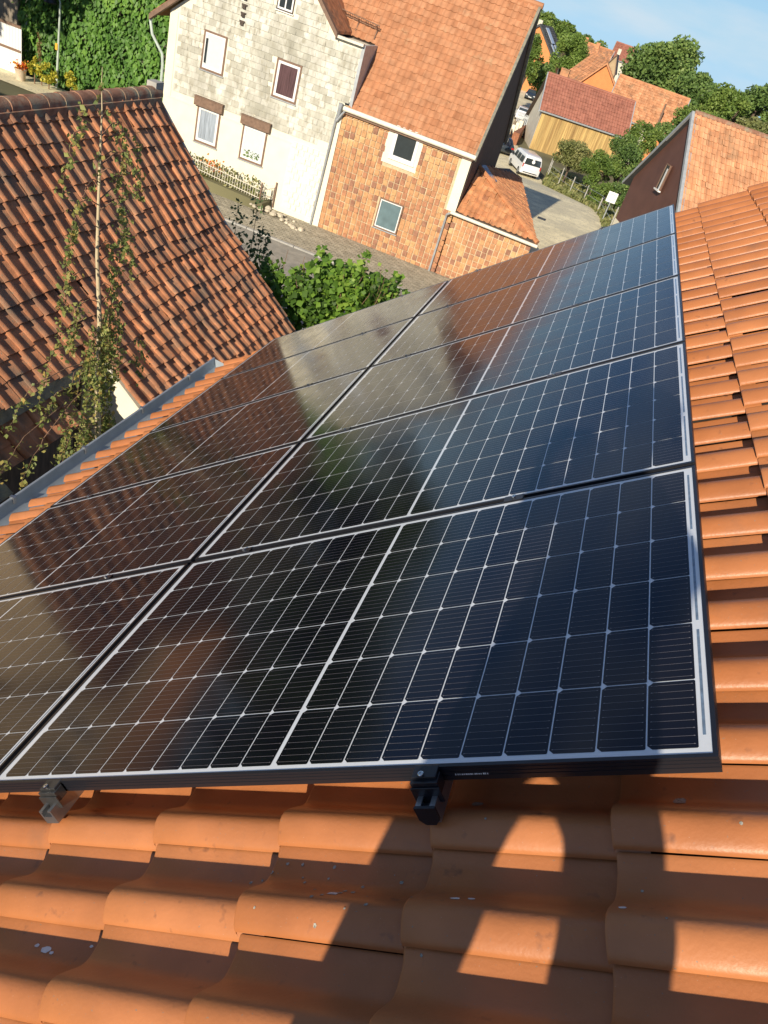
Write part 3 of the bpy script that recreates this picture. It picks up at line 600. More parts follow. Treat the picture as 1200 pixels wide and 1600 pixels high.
for i in range(30):
    x = random.uniform(-4.7, -1.0); z0 = -3.5+.25*math.sin(x*2); p0 = np.array([x, 13.1+random.uniform(-.3, .2), z0-.3]); p1 = p0+np.array([random.uniform(-.25, .35), random.uniform(-.2, .1), random.uniform(.45, 1.0)])
    b.tube([p0, p0*.5+p1*.5+[.04, 0, .03], p1], [.008, .006, .002], 4)
    for k in range(16): t = random.random(); P_.append(p0*(1-t)+p1*t+np.array([random.gauss(0, .07), random.gauss(0, .07), random.gauss(0, .03)]))
leafmesh('tendril_leaves', np.array(P_), .085, M['leaf_vine'], vine, nrm=(0, -.4, .6), spread=.8, asp=1.1)
for i in range(9):
    x = -4.4+i*.36; b.tube([(-3.2, 13.4, -7.75), (x*.5-1.6, 13.4, -6), (x, 13.3, -4.2), (x+.1, 13.2, -3.1)], [.04, .025, .012, .004], 5)
b.build('stem', M['twig'], vine)
shrub = thing('young_shrub', (-5.7, 14.5, -7.75), 'dark green upright young shrub beyond the barn verge above the street', 'shrub')
b = MB(); P_ = []
for i, (dx, dy, tp) in enumerate([(0, 0, -2.65), (-.5, .1, -2.95), (.35, 0, -3.4), (.15, .1, -3.3), (-.25, 0, -3.6), (.7, 0, -4.1)]):
    pts = [np.array([-5.6, 14.5, -7.75]), np.array([-5.6+dx*.6, 14.5, -5.6]), np.array([-5.62+dx, 14.5+dy, tp])]; b.tube(pts, [.025, .014, .003], 5)
    for k in range(135 if i != 1 else 100):
        t = random.random()**.8; q = pts[1]*(1-t)+pts[2]*t; sp = .25*(1-t)+.05; P_.append(q+np.array([random.gauss(0, sp), random.gauss(0, sp), random.gauss(0, .05)]))
b.build('stem', M['twig'], shrub); leafmesh('foliage', np.array(P_), .062, M['leaf_shrub'], shrub, nrm=(0, -.3, .6), spread=.8, asp=1.6)

# ================================================================== WHITE HOUSE
wh = thing('white_house', (-13.1, 33.5, -7.75), 'cream gabled house with stained shingle upper wall and plastered ground floor', 'house')
YF = 30.0
w = MB()
w.prism([(-16.95, YF, -7.9), (-9.62, YF, -7.9), (-9.5, YF, -2.86), (-9.18, YF, -2.86), (-9.18, YF, -.94), (-10.27, YF, -.94), (-12.82, YF, 1.62), (-16.95, YF, -1.98)], (0, .3, 0))
w.box((-16.95, YF+.3, -7.9), (-16.65, 38.5, -2.0)); w.prism([(-10.27, YF+.3, -2.9), (-9.20, YF+.3, -2.9), (-9.20, YF+.3, -.96), (-10.27, YF+.3, -.96)], (0, 1.35, 0))
w.build('wall', M['cream'], wh)
wins = [(-15.42, -14.53, -3.53, -2.26), (-12.31, -11.36, -3.56, -2.30), (-12.74, -12.06, -.75, .45)]
def slmask(c, i, j):
    x, z = c[0], c[2]
    if x < -16.55 or x > -9.28: return False
    top = min(1.35+(x+12.82)*.87, 1.35-(x+12.82)*1.0) if x < -10.2 else -1.05
    if z > top or z < -4.78 + (x+16.9)*.03: return False
    if x > -9.55 and z < -2.95: return False
    for a, b_, c_, d in wins:
        if a-.12 < x < b_+.12 and c_-.12 < z < d+.12: return False
    return True
tiles('slate_siding', (-16.85, YF-.004, 1.75), (0, 0, -1), (1, 0, 0), 30, 26, .222, .305, FLATP, wh, M['slate'], thick=.018, lift=.024, jit=.0025, mask=slmask, smooth=False, gap=.985, stagger=.5, tintf=lambda i, j, c: rng.random())
w = MB(); w.box((-16.97, YF-.02, -4.95), (-16.62, YF-.001, -2.0)); w.box((-16.96, YF-.016, -5.0), (-9.65, YF-.001, -4.93)); w.build('corner_board', M['cream'], wh)
w = MB()   # rough painted brickwork patch showing joints
for i in range(7):
    for j in range(11):
        x = -11.15+i*.24+(j % 2)*.12; z = -7.45+j*.235
        if random.random() < .80 and x < -9.9: w.box((x+.022, YF-.03-random.uniform(0, .025), z+.02), (x+.218, YF-.001, z+.212))
w.box((-9.98, YF-.02, -7.75), (-9.66, YF-.001, -7.35)); w.box((-11.2, YF-.002, -7.5), (-9.7, YF-.0005, -4.9)); w.build('bare_brickwork', M['creambrick'], wh, bevel=.006)
# roof, rake boards, gutter
w = MB()
def slab(x0, z0, x1, z1, y0, y1, t=.14): w.prism([(x0, y0, z0), (x1, y0, z1), (x1, y0, z1-t), (x0, y0, z0-t)], (0, y1-y0, 0))
slab(-12.82, 1.86, -17.75, -2.30, YF-.12, 38.6, .10); slab(-12.82, 1.86, -10.22, -.76, YF-.12, 38.6, .10); w.build('roof', M['oldtile'], wh)
w = MB(); slab(-12.82, 1.80, -17.68, -2.34, YF-.34, YF-.14, .20); slab(-12.82, 1.80, -10.14, -.80, YF-.30, YF-.12, .18); w.build('rake_board', M['brownwood'], wh)
w = MB(); w.box((-10.30, YF-.22, -.95), (-9.10, YF-.04, -.86)); w.box((-10.24, YF-.04, -1.0), (-9.14, YF+.0, -.92)); w.build('eave_gutter', M['whitemetal'], wh)
w = MB(); w.box((-9.18, YF-.06, -3.0), (-9.06, YF+1.5, -.90)); w.build('flashing', M['greymetal'], wh)
w = MB(); w.tube([(-17.72, YF-.15, -2.42), (-17.66, YF-.2, -2.62), (-17.55, YF-.2, -3.0), (-17.10, YF-.12, -3.55), (-17.05, YF-.10, -3.9), (-17.03, YF-.1, -5.2), (-17.2, YF-.15, -5.55), (-17.15, YF-.2, -5.9), (-17.02, YF-.1, -6.3), (-17.02, YF-.1, -7.7)], .055, 8); w.build('downpipe', M['lampgreen'], wh, smooth=True)
def window(parent, x0, x1, z0, z1, kind, y=YF, trim='brownwood', mull=False, tr=.07, plants=False, fr=.09):
    f = MB(); t = tr
    for a in ((x0-t, z0-t, x0, z1+t), (x1, z0-t, x1+t, z1+t), (x0, z0-t, x1, z0), (x0, z1, x1, z1+t)): f.box((a[0], y-.035, a[1]), (a[2], y-.002, a[3]))
    wn = f.build('window', M[trim], parent)
    f = MB(); k = fr
    for a in ((x0, z0, x0+k, z1), (x1-k, z0, x1, z1), (x0+k, z0, x1-k, z0+k), (x0+k, z1-k, x1-k, z1)): f.box((a[0], y-.028, a[1]), (a[2], y-.003, a[3]))
    if mull: f.box(((x0+x1)/2-.025, y-.027, z0+k), ((x0+x1)/2+.025, y-.003, z1-k))
    f.build('frame', M['pvc'], wn, bevel=.004)
    f = MB(); f.box((x0+k, y-.010, z0+k), (x1-k, y-.004, z1-k)); f.build('pane', M[kind], wn)
    f = MB(); f.box((x0-t-.03, y-.07, z0-t-.035), (x1+t+.03, y-.003, z0-t-.001)); f.build('sill', M['greymetal' if trim == 'brownwood' else 'pvc'], wn)
    if plants:
        P_ = np.stack([rng.uniform(x0+k+.02, x1-k-.02, 60), rng.uniform(y-.022, y-.012, 60), z0+k+rng.random(60)**1.5*.28], 1); leafmesh('houseplants', P_, .07, M['leaf_dark'], wn, nrm=(0, -1, 0), spread=.4)
    return wn
window(wh, -15.40, -14.55, -3.51, -2.28, 'glassblind'); window(wh, -12.29, -11.38, -3.54, -2.32, 'curtainred')
window(wh, -15.30, -14.40, -6.17, -4.90, 'curtain'); window(wh, -13.24, -12.30, -6.18, -4.95, 'glassblind', plants=True)
window(wh, -12.70, -12.10, -.72, .45, 'glassdark', mull=True, trim='darkwood', tr=.04, fr=.06)
w = MB(); w.box((-15.355, YF-.036, -3.33), (-15.27, YF-.029, -2.48)); w.build('painted_shadow_strip', M['glassdark'], wh)  # dark strip laid over the window frame in place of a shadow
for (a, c, z) in ((-15.49, -14.24, -4.88), (-13.40, -12.12, -4.92)):
    w = MB(); w.box((a, YF-.17, z), (c, YF-.002, z+.32)); w.box((a-.02, YF-.19, z+.32), (c+.02, YF-.002, z+.35)); w.build('shutter_box', M['brownwood'], wh, bevel=.006)
for k in range(4):
    w = MB(); z = -1.66+.27*k; w.box((-14.05, YF-.09, z), (-13.92, YF-.014, z+.10)); w.box((-14.10, YF-.04, z+.09), (-13.87, YF-.013, z+.15)); w.build('vent', M['darkwood'], wh)

# ================================================================== TILE-HUNG HOUSE
bh = thing('tile_hung_house', (-6.6, 33.4, -7.75), 'house hung with orange and brown tiles under a large red pantile roof', 'house')
w = MB(); w.prism([(-3.98, YF+.02, -8.3), (-3.98, 36.8, -8.3), (-3.98, 36.8, -3.1), (-3.98, 33.4, 1.75), (-3.98, YF+.02, -3.12)], (-.2, 0, 0)); w.build('gable_wall', M['darkwood'], bh)
w = MB(); w.box((-9.36, YF+.02, -7.9), (-4.0, YF+.2, -3.0)); w.build('wall', M['mortar'], bh)
w2 = [(-7.46, -5.97, -4.42, -3.0), (-7.09, -6.03, -6.87, -5.66)]
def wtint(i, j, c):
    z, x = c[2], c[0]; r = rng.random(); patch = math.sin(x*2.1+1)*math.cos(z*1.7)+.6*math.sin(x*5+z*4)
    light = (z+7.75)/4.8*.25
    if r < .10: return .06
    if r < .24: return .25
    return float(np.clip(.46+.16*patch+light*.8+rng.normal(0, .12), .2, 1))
def wm(c, i, j):
    x, z = c[0], c[2]
    if x > -4.5 and z > -5.15: return False
    return not any(a < x < b_ and c_ < z < d for a, b_, c_, d in w2)
HT = [(0, .0), (.08, .014), (.24, .026), (.42, .012), (.50, .004), (.58, .014), (.75, .026), (.92, .012), (1.0, 0)]
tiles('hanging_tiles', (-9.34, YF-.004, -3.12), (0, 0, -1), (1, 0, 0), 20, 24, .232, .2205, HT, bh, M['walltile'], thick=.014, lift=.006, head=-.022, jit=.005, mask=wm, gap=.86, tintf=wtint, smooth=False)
for (a, c, z0, z1) in ((-9.63, -9.35, -7.75, -2.95), (-4.40, -4.02, -5.22, -3.0)):
    w = MB(); w.box((a, YF-.045, z0), (c, YF+.0, z1)); w.build('corner_board', M['cream'], bh)
w = MB()
for a in ((-7.44, -4.40, -7.14, -3.0), (-6.17, -4.40, -5.99, -3.0), (-7.14, -4.40, -6.17, -4.14)): w.box((a[0], YF-.03, a[1]), (a[2], YF-.0, a[3]))
w.build('window_surround', M['cream'], bh)
window(bh, -7.14, -6.17, -4.14, -3.02, 'glassdark', y=YF-.03, trim='pvc', tr=.02, fr=.10)
window(bh, -7.02, -6.10, -6.79, -5.72, 'glassblue', y=YF-.03, trim='brownwood', tr=.05, fr=.04)
aR = math.atan2(4.92, 3.4)
def rm(c, i, j): return not (c[0] < -9.15 and c[1] < 31.45) and not (c[0] < -10.2 and c[2] < 0.0-(c[0]+10.8)*.0-.9)
tiles('roof_tiles', (-11.6, 33.42, 1.98), (0, -math.cos(aR), -math.sin(aR)), (1, 0, 0), 23, 32, .268, .241, PANT, bh, M['rooftileB'], thick=.015, lift=.026, jit=.0035, mask=rm, tintf=lambda i, j, c: float(np.clip(rng.normal(.5, .22), 0, 1)))
w = MB(); w.prism([(-11.5, 29.9, -3.12), (-11.5, 33.4, 1.93), (-11.5, 36.9, -3.1), (-11.5, 36.8, -3.25), (-11.5, 33.4, 1.75), (-11.5, 30.05, -3.12)], (7.55, 0, 0))
w_ = MB(); w_.prism([(-9.1, 29.9, -3.12), (-9.1, 33.4, 1.93), (-9.1, 36.9, -3.1), (-9.1, 36.8, -3.25), (-9.1, 33.4, 1.75), (-9.1, 30.05, -3.12)], (5.15, 0, 0))
w_.prism([(-11.5, 31.5, -.82), (-11.5, 33.4, 1.93), (-11.5, 36.9, -3.1), (-11.5, 36.8, -3.25), (-11.5, 33.4, 1.75), (-11.5, 31.55, -1.0)], (2.38, 0, 0)); w_.build('roof_deck', M['darkwood'], bh)
w = MB()
for k in range(21): x = -11.6+k*.37; w.tube([(x, 33.42, 1.96), (x+.40, 33.42, 1.975)], [.125, .105], 8)
w.build('ridge', M['rooftileB'], bh, smooth=True)
w = MB(); w.prism([(-3.95, 29.78, -3.08), (-3.95, 33.4, 2.04), (-3.95, 33.4, 1.78), (-3.95, 29.9, -3.24)], (.10, 0, 0)); w.prism([(-3.95, 33.4, 2.04), (-3.95, 37.0, -3.1), (-3.95, 36.9, -3.3), (-3.95, 33.4, 1.78)], (.10, 0, 0)); w.build('verge_board', M['fibre'], bh)
w = MB(); w.tube([(-9.32, YF-.20, -3.10), (-3.88, YF-.20, -3.12)], .075, 10); w.tube([(-9.32, YF-.20, -3.06), (-3.88, YF-.20, -3.08)], .06, 8); w.build('gutter', M['whitemetal'], bh, smooth=True)
w = MB(); w.box((-9.3, YF-.14, -3.26), (-3.98, YF-.001, -3.02)); w.build('soffit', M['brownwood'], bh)
w = MB(); w.tube([(-9.45, YF-.2, -2.95), (-9.47, YF-.2, -3.35), (-9.55, YF-.12, -3.55), (-9.66, YF-.11, -7.7)], [.10, .075, .05, .045], 8); w.tube([(-9.2, YF-.2, -3.1), (-9.33, YF-.2, -3.3), (-9.5, YF-.15, -3.6)], .04, 6); w.build('downpipe', M['greymetal'], bh, smooth=True)
sg = MB()
def rp(x, t, h): return np.array([x, 33.42-t*math.cos(aR)-h*math.sin(aR), 1.98-t*math.sin(aR)+h*math.cos(aR)])
for h in (.10, .30): sg.tube([rp(-11.2, 2.85-h*.2, h), rp(-9.2, 3.0-h*.2, h)], .018, 5)
for k in range(26): x = -11.15+k*.077; tt = 2.85+(x+11.2)*.075; sg.tube([rp(x, tt-.02, .10), rp(x, tt-.06, .30)], .011, 4)
for x in (-11.0, -10.1, -9.3): tt = 2.85+(x+11.2)*.075; sg.tube([rp(x, tt, .36), rp(x, tt+.02, .08), rp(x, tt+.35, .05)], .022, 5)
sg.build('snow_guard', M['brownwood'], bh)
# hipped lean-to against the gable
M['leantile'] = mat('patched clay tile in painted sunlit tones', (.5,.2,.08), rough=.8, var=.25, scale=3, tint=[(.34,.15,.08),(.48,.20,.09),(.56,.25,.11),(.62,.33,.16)], dirt=(.20,.14,.10), dscale=1.6, dpos=(.56,.78))  # tints raised so the lean-to roof looks sunlit
lt = thing('corner_lean_to', (-2.9, 33, -7.75), 'low hipped lean-to with brown red tiles and white gutter at the gable foot', 'outbuilding')
A_ = np.array([-3.97, 31.9, -3.75]); E0 = np.array([-3.97, 29.85, -5.16]); E1 = np.array([-.60, 29.85, -5.20]); E2 = np.array([-3.25, 42.0, -5.20]); E3 = np.array([-3.97, 42.6, -5.1]); T2 = np.array([-3.97, 34.2, 0.0]); _n = np.cross(E2-E1, A_-E1); T2[2] = A_[2] - (_n[1]*(T2[1]-A_[1]))/_n[2]
w = MB(); w.prism([(-4.0, YF, -8.2), (-.76, YF, -8.2), (-3.35, 41.8, -8.6), (-3.97, 42.2, -8.6)], (0, 0, 3.0)); w.build('wall', M['mortar'], lt)
w = MB(); dn = np.array([0, 0, -.09])
w.add([E0, E1, A_, E0+dn, E1+dn, A_+dn], [(0, 1, 2), (5, 4, 3), (0, 3, 4, 1)]); w.add([E1, E2, T2, A_, E1+dn, E2+dn, T2+dn, A_+dn], [(0, 1, 2, 3), (0, 4, 5, 1), (7, 6, 5, 4)]); w.add([E2, E3, T2], [(0, 1, 2)]); w.build('roof_deck', M['darkwood'], lt)
def tri_mask(a, b_, c_):
    def f(p, i, j):
        n = np.cross(b_-a, c_-a); 
        for q, r in ((a, b_), (b_, c_), (c_, a)):
            if np.dot(np.cross(r-q, p-q), n) < -.02: return False
        return True
    return f
d1 = np.array([0, E0[1]-A_[1], E0[2]-A_[2]]); l1 = np.linalg.norm(d1)
tiles('roof_tiles', (-3.97, A_[1], A_[2]+.02), d1, (1, 0, 0), 10, 15, l1/10, .225, PANT, lt, M['leantile'], thick=.014, lift=.02, jit=.008, mask=tri_mask(E0, E1, A_), tintf=lambda i, j, c: float(np.clip(rng.normal(.62, .2), 0, 1)))
ea2 = (E2-E1)/np.linalg.norm(E2-E1); nn = np.cross(E2-E1, A_-E1); nn /= np.linalg.norm(nn); nn = nn if nn[2] > 0 else -nn; ed2 = np.cross(nn, ea2); ed2 = ed2 if ed2[2] < 0 else -ed2
o2 = E1 - ed2*5.6 - ea2*3 + nn*.02
def m2(p, i, j): return tri_mask(E1, E2, T2)(p, i, j) or tri_mask(E1, T2, A_)(p, i, j)
tiles('roof_tiles', o2, ed2, ea2, 22, 66, 5.6/22, .235, PANT, lt, M['leantile'], thick=.014, lift=.02, jit=.008, mask=m2, tintf=lambda i, j, c: float(np.clip(rng.normal(.45, .25), 0, 1)))
w = MB(); pts = [A_+(E1-A_)*t+np.array([0, 0, .075]) for t in np.linspace(0, 1, 14)]
for a, c in zip(pts[:-1], pts[1:]): w.tube([a, c+(c-a)*.1], [.085, .10], 7)
w.build('hip_ridge', M['leantile'], lt, smooth=True)
w = MB(); w.tube([(-4.15, YF-.22, -5.22), (-.52, YF-.22, -5.27)], .065, 10); w.build('gutter', M['whitemetal'], lt, smooth=True)
w = MB(); w.tube([(-4.1, YF-.22, -5.2), (-4.28, YF-.2, -5.35), (-4.30, YF-.09, -5.6), (-4.30, YF-.09, -7.7)], .045, 8); w.build('downpipe', M['greymetal'], lt, smooth=True)
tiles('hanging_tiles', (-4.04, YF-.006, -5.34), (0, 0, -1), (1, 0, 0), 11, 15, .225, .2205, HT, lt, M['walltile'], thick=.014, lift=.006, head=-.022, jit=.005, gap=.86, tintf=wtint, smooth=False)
w = MB()
tp = A_ + (T2-A_)*.0 + nn*.06
for k, (u_, v_) in enumerate(((.25, .05), (.75, .10), (1.2, .02), (.6, .45))):
    q = tp+ea2*u_+ed2*v_; w.add([q, q+ea2*.55+ed2*.1+nn*.03, q+ea2*.42+ed2*.62, q-ea2*.08+ed2*.5], [(0, 1, 2, 3)])
fl = w.build('lead_flashing', mat('blue grey lead sheet', (.25,.32,.42), rough=.5, var=.15), lt)
so2 = fl.modifiers.new('solid', 'SOLIDIFY'); so2.thickness = .01

# ================================================================== FRONT GARDEN of the white house
bed = MB(); bed.prism([(-16.9, 29.05, -7.7), (-11.55, 29.05, -7.7), (-11.55, 29.05, -7.36), (-16.9, 29.05, -7.18)], (0, .93, 0)); tag(bed.build('garden_bed', M['soil']), kind='structure')
fn = thing('garden_fence', (-13.6, 29.1, -7.3), 'low pale metal picket fence round the narrow front garden of the white house', 'fence')
def fb(x): return -7.10-(x+14.64)*.07
rr_ = MB(); 
for h in (.10, .42): rr_.tube([(-16.6, 29.1, fb(-16.6)+h), (-11.72, 29.1, fb(-11.72)+h)], .016, 4); rr_.tube([(-11.72, 29.1, fb(-11.72)+h), (-11.5, 29.95, fb(-11.5)+h+.05)], .016, 4)
rr_.build('rail', M['whitemetal'], fn)
for k in range(43):
    x = -16.55+k*.115; pk = MB(); pk.tube([(x, 29.085, fb(x)+.02), (x, 29.085, fb(x)+.50+.12*(k % 2))], .010, 4); pk.build('picket', M['whitemetal'], fn)
for k in range(6):
    x = -11.70+k*.038; y = 29.2+k*.14; pk = MB(); pk.tube([(x, y, fb(x)+.02), (x, y, fb(x)+.60)], .010, 4); pk.build('picket', M['whitemetal'], fn)
for (x, y) in ((-11.72, 29.1), (-11.45, 29.93)):
    pk = MB(); pk.box((x-.025, y-.025, -7.6), (x+.025, y+.025, fb(x)+.72)); pk.build('post', M['brownwood'], fn)
gp = thing('garden_plants', (-14, 29.5, -7.3), 'dry and flowering bedding plants behind the low picket fence', 'plants')
P_ = np.stack([rng.uniform(-16.7, -11.9, 900), rng.uniform(29.2, 29.8, 900), -7.25+rng.random(900)**1.6*.62], 1); leafmesh('foliage', P_, .085, M['leaf_dry'], gp, asp=1.6)
P_ = np.stack([rng.normal(-14.1, .22, 90), rng.uniform(29.2, 29.6, 90), rng.normal(-6.72, .12, 90)], 1); leafmesh('flower', P_, .07, M['petal'], gp)
w = MB(); w.tube([(-14, 29.5, -7.3), (-14.05, 29.5, -6.75)], .02, 5); w.build('stem', M['twig'], gp)
rk = [(-12.0, 29.0), (-11.8, 28.9), (-11.55, 28.92), (-11.3, 29.1), (-11.1, 29.3), (-10.9, 29.35), (-10.75, 29.2), (-10.7, 29.5), (-10.45, 29.2), (-10.55, 28.9), (-10.3, 28.85), (-10.1, 28.75), (-9.9, 28.6), (-9.72, 28.55), (-9.6, 28.7), (-11.4, 29.4), (-10.2, 29.4), (-11.0, 29.0)]
for i, (x, y) in enumerate(rk):
    s = MB(); r = random.uniform(.07, .14); pr_ = [(r*q*random.uniform(.85, 1.1), r*z) for q, z in ((.5, 0), (.95, .25), (1, .6), (.7, 1.0), (.2, 1.2))]; s.lathe((x, y, -7.72+.1*max(0, -10-x)*.8), pr_, 7)
    o = s.build('field_stone', M['stone'], smooth=True, origin=(x, y, -7.7)); tag(o, 'pale rough field stone edging the bed between the picket fence and the downpipe', 'stone', 'stones along the garden bed')

# ================================================================== IVY, GATE, LAMP, POTS (far left)
iv = thing('ivy_covered_wall', (-23, 36.4, -7.75), 'tall wall completely covered with green ivy behind the street lamp', 'ivy wall')
w = MB(); w.box((-28.2, 36.35, -7.8), (-15.5, 36.7, -1.2)); w.build('wall', M['darkwood'], iv)
N = 17000; P_ = np.stack([rng.uniform(-28.45, -15.6, N), 36.25-rng.random(N)**1.4*.35, rng.uniform(-7.7, -1.1, N)], 1)
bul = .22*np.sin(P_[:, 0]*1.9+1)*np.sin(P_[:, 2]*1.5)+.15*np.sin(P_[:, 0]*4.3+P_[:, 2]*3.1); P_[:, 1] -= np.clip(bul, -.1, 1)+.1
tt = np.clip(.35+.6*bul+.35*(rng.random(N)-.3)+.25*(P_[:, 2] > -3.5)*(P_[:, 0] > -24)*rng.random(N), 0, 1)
leafmesh('foliage', P_, .15, M['leaf_ivy'], iv, nrm=(0, -1, .35), spread=.38, asp=1.5, tint=tt, droop=1.2)
gt = thing('white_gate', (-28.9, 35.2, -7.75), 'white vertical board gate with brown cross rail at the top left corner', 'gate')
for k in range(16):
    x = -30.3+k*.165; w = MB(); w.box((x, 35.18, -7.72), (x+.155, 35.21, -5.62)); w.build('board', M['pvc'], gt)
w = MB(); w.box((-30.4, 35.13, -6.72), (-27.7, 35.178, -6.62)); w.box((-30.4, 35.13, -5.68), (-27.68, 35.178, -5.56)); w.build('rail', M['brownwood'], gt)
ws = thing('weathered_shed', (-29.5, 35.9, -7.75), 'grey weathered board shed wall above the white gate', 'shed')
w = MB(); w.box((-31.5, 35.6, -7.75), (-28.25, 36.2, -3.0))
for k in range(12): w.box((-31.4+k*.27, 35.57, -5.5), (-31.4+k*.27+.25, 35.598, -3.1))
w.build('wall', mat('grey weathered wood', (.26,.22,.17), rough=.9, var=.25, stretch=(5,1,.4)), ws); w = MB(); w.box((-31.6, 35.4, -3.05), (-28.1, 36.4, -2.9)); w.build('roof', M['darkroof'], ws)
drape('yard', [(33.2, -34, -24.5), (35.6, -34, -24.5)], .05, M['gravel'])
lp = thing('street_lamp', (-25.92, 35.5, -7.75), 'slim pale green street lamp with dark head and orange box before the ivy', 'street lamp')
w = MB(); w.tube([(-25.92, 35.5, -7.75), (-25.82, 35.5, -4.05)], [.06, .042], 8); w.tube([(-25.82, 35.5, -4.07), (-25.9, 35.5, -3.85), (-26.1, 35.45, -3.8)], .035, 6); w.build('pole', M['lampgreen'], lp, smooth=True)
w = MB(); w.lathe((-26.28, 35.42, -4.18), [(.30, 0), (.31, .05), (.20, .22), (.08, .36), (.02, .38)], 14); w.build('lamp_head', M['black'], lp, smooth=True)
w = MB(); w.box((-26.0, 35.42, -6.05), (-25.86, 35.54, -5.77)); w.build('junction_box', M['yellowplastic'], lp, bevel=.01)
pt = thing('flower_pot', (-27.1, 34.4, -7.75), 'pale plant pot with orange red flowers beside the white gate', 'flower pot')
w = MB(); w.lathe((-27.1, 34.4, -7.72), [(.20, 0), (.26, .45), (.30, .50), (.28, .52), (.24, .50), (.1, .46)], 14); w.build('pot', M['terracotta'], pt, smooth=True)
P_ = rng.normal(size=(170, 3))*np.array([.17, .15, .09])+np.array([-27.1, 34.4, -7.08]); leafmesh('flower', P_, .075, M['petal'], pt)
for (x, r, lb) in ((-26.55, .34, 'small yellow shrub between flower pot and dry tall stalk'), (-25.75, .52, 'largest yellow shrub growing around the foot of the street lamp'), (-24.55, .36, 'yellow shrub to the right of the street lamp foot')):
    y_ = thing('yellow_shrub', (x, 34.7, -7.72), lb, 'shrub', 'yellow shrubs along the ivy')
    P_ = crown_points((x, 34.7, -7.05), (r, r*.7, .50 if r < .5 else .70), 9, 420, seed=int(-x*10))[0]; leafmesh('foliage', P_, .085, M['leaf_yellow'], y_)
    w = MB(); w.tube([(x, 34.7, -7.75), (x, 34.7, -7.3)], .03, 5); w.build('stem', M['twig'], y_)
sk = thing('tall_stalk', (-26.35, 34.9, -7.72), 'tall dry brown flower stalk standing before the ivy', 'plant')
w = MB(); w.tube([(-26.3, 34.9, -7.72), (-26.42, 34.9, -6.6), (-26.5, 34.9, -5.6)], [.03, .02, .008], 5); w.build('stem', M['twig'], sk)
P_ = np.stack([-26.42+rng.normal(0, .05, 150)-.05, 34.9+rng.normal(0, .05, 150), rng.uniform(-6.7, -5.5, 150)], 1); leafmesh('seed_head', P_, .07, M['leaf_reed'], sk, droop=1)
# ochre house beyond the left edge: only its reflection in the panels is seen
oc = thing('ochre_house', (-23.5, 16, -7.75), 'sunlit ochre house reflected in the left solar panels', 'house')
w = MB(); w.prism([(-30.5, 14.2, -7.75), (-17.2, 14.2, -7.75), (-17.2, 14.2, -2.0), (-30.5, 14.2, -2.0)], (0, 3.6, 0)); w.build('wall', M['ochre'], oc)
w = MB(); w.prism([(-30.8, 14.0, -2.05), (-30.8, 16, -.8), (-30.8, 18, -2.05)], (13.8, 0, 0)); w.build('roof', M['oldorange'], oc)
for k in range(5): window(oc, -29.5+k*2.5, -28.5+k*2.5, -4.3, -3.0, 'glassdark', y=14.2)

# ================================================================== BROWN GABLE HOUSE (right)
g3 = thing('brown_gable_house', (5.5, 42.5, -8), 'house with chocolate brown gable and orange tiled roof beyond the ridge side tiles', 'house')
AP = np.array([3.5, 42.0, .04]); wd = np.array([.31, -.951, 0]); rd = np.array([.985, .17, 0]); rd /= np.linalg.norm(rd)
RR = AP + wd*3.58 + np.array([0, 0, -3.72]); LR = AP - wd*4.95 + np.array([0, 0, -4.30]); dnv = np.array([0, 0, 1.0])
wall_ = [AP+rd*.12-dnv*.1, RR+rd*.12-wd*.2-dnv*.15, np.array([RR[0], RR[1], -8.3])+rd*.12-wd*.2, np.array([LR[0], LR[1], -8.3])+wd*.55+rd*.12, LR+wd*.55+rd*.12+dnv*.35]
w = MB(); w.prism(wall_, rd*.3); w.build('gable_wall', M['brownclad'], g3)
w = MB(); p0, p1 = wall_[3], wall_[2]; w.prism([p0-rd*.03, p1-rd*.03, p1-rd*.03+dnv*2.15, p0-rd*.03+dnv*2.15], rd*.25); w.build('plinth', M['cream'], g3)
dR = RR-AP; lR = np.linalg.norm(dR); dL = LR-AP; lL = np.linalg.norm(dL)
tiles('roof_tiles', AP+np.array([0, 0, .03]), dR, rd, 19, 48, .30, .25, PANT, g3, M['rooftileC'] if 'rooftileC' in M else M['oldorange'], thick=.015, lift=.025, jit=.006, tintf=lambda i, j, c: float(np.clip(rng.normal(.68, .2), 0, 1)))
w = MB(); w.prism([AP-rd*.1, AP-rd*.1+dL*1.02, AP-rd*.1+dL*1.02-dnv*.12, AP-rd*.1-dnv*.12], rd*12); q_ = dR*1.45; w.prism([AP+rd*.02-dnv*.03, AP+rd*.02+q_-dnv*.03, AP+rd*.02+q_-dnv*.12, AP+rd*.02-dnv*.14], rd*11.9); w.build('roof_deck', M['darkroof'], g3)
w = MB(); nR = np.cross(rd, dR/lR); nR = nR if nR[2] > 0 else -nR
w.prism([AP-rd*.14+dnv*.06, AP-rd*.14+q_+nR*.06, AP-rd*.14+q_-dnv*.16, AP-rd*.14-dnv*.16], rd*.26); w.prism([AP-rd*.14+dnv*.06, AP-rd*.14+dL*1.03+dnv*.05, AP-rd*.14+dL*1.03-dnv*.10, AP-rd*.14-dnv*.13], rd*.09); w.build('verge_board', M['greymetal'], g3)
w = MB()
for k in range(32): w.tube([AP+rd*(k*.37)+dnv*.02, AP+rd*(k*.37+.40)+dnv*.035], [.13, .11], 7)
w.build('ridge', M['ridgetile'], g3, smooth=True)
wc = AP+wd*-.05+np.array([0, 0, -3.0]); f = MB(); f.obox(wc-rd*.0, wd*.34, rd*.02, dnv*.64); wn3 = f.build('window', M['brownclad'], g3)
f = MB(); f.obox(wc-rd*.025, wd*.26, rd*.012, dnv*.56); f.build('pane', M['glassdark'], wn3)
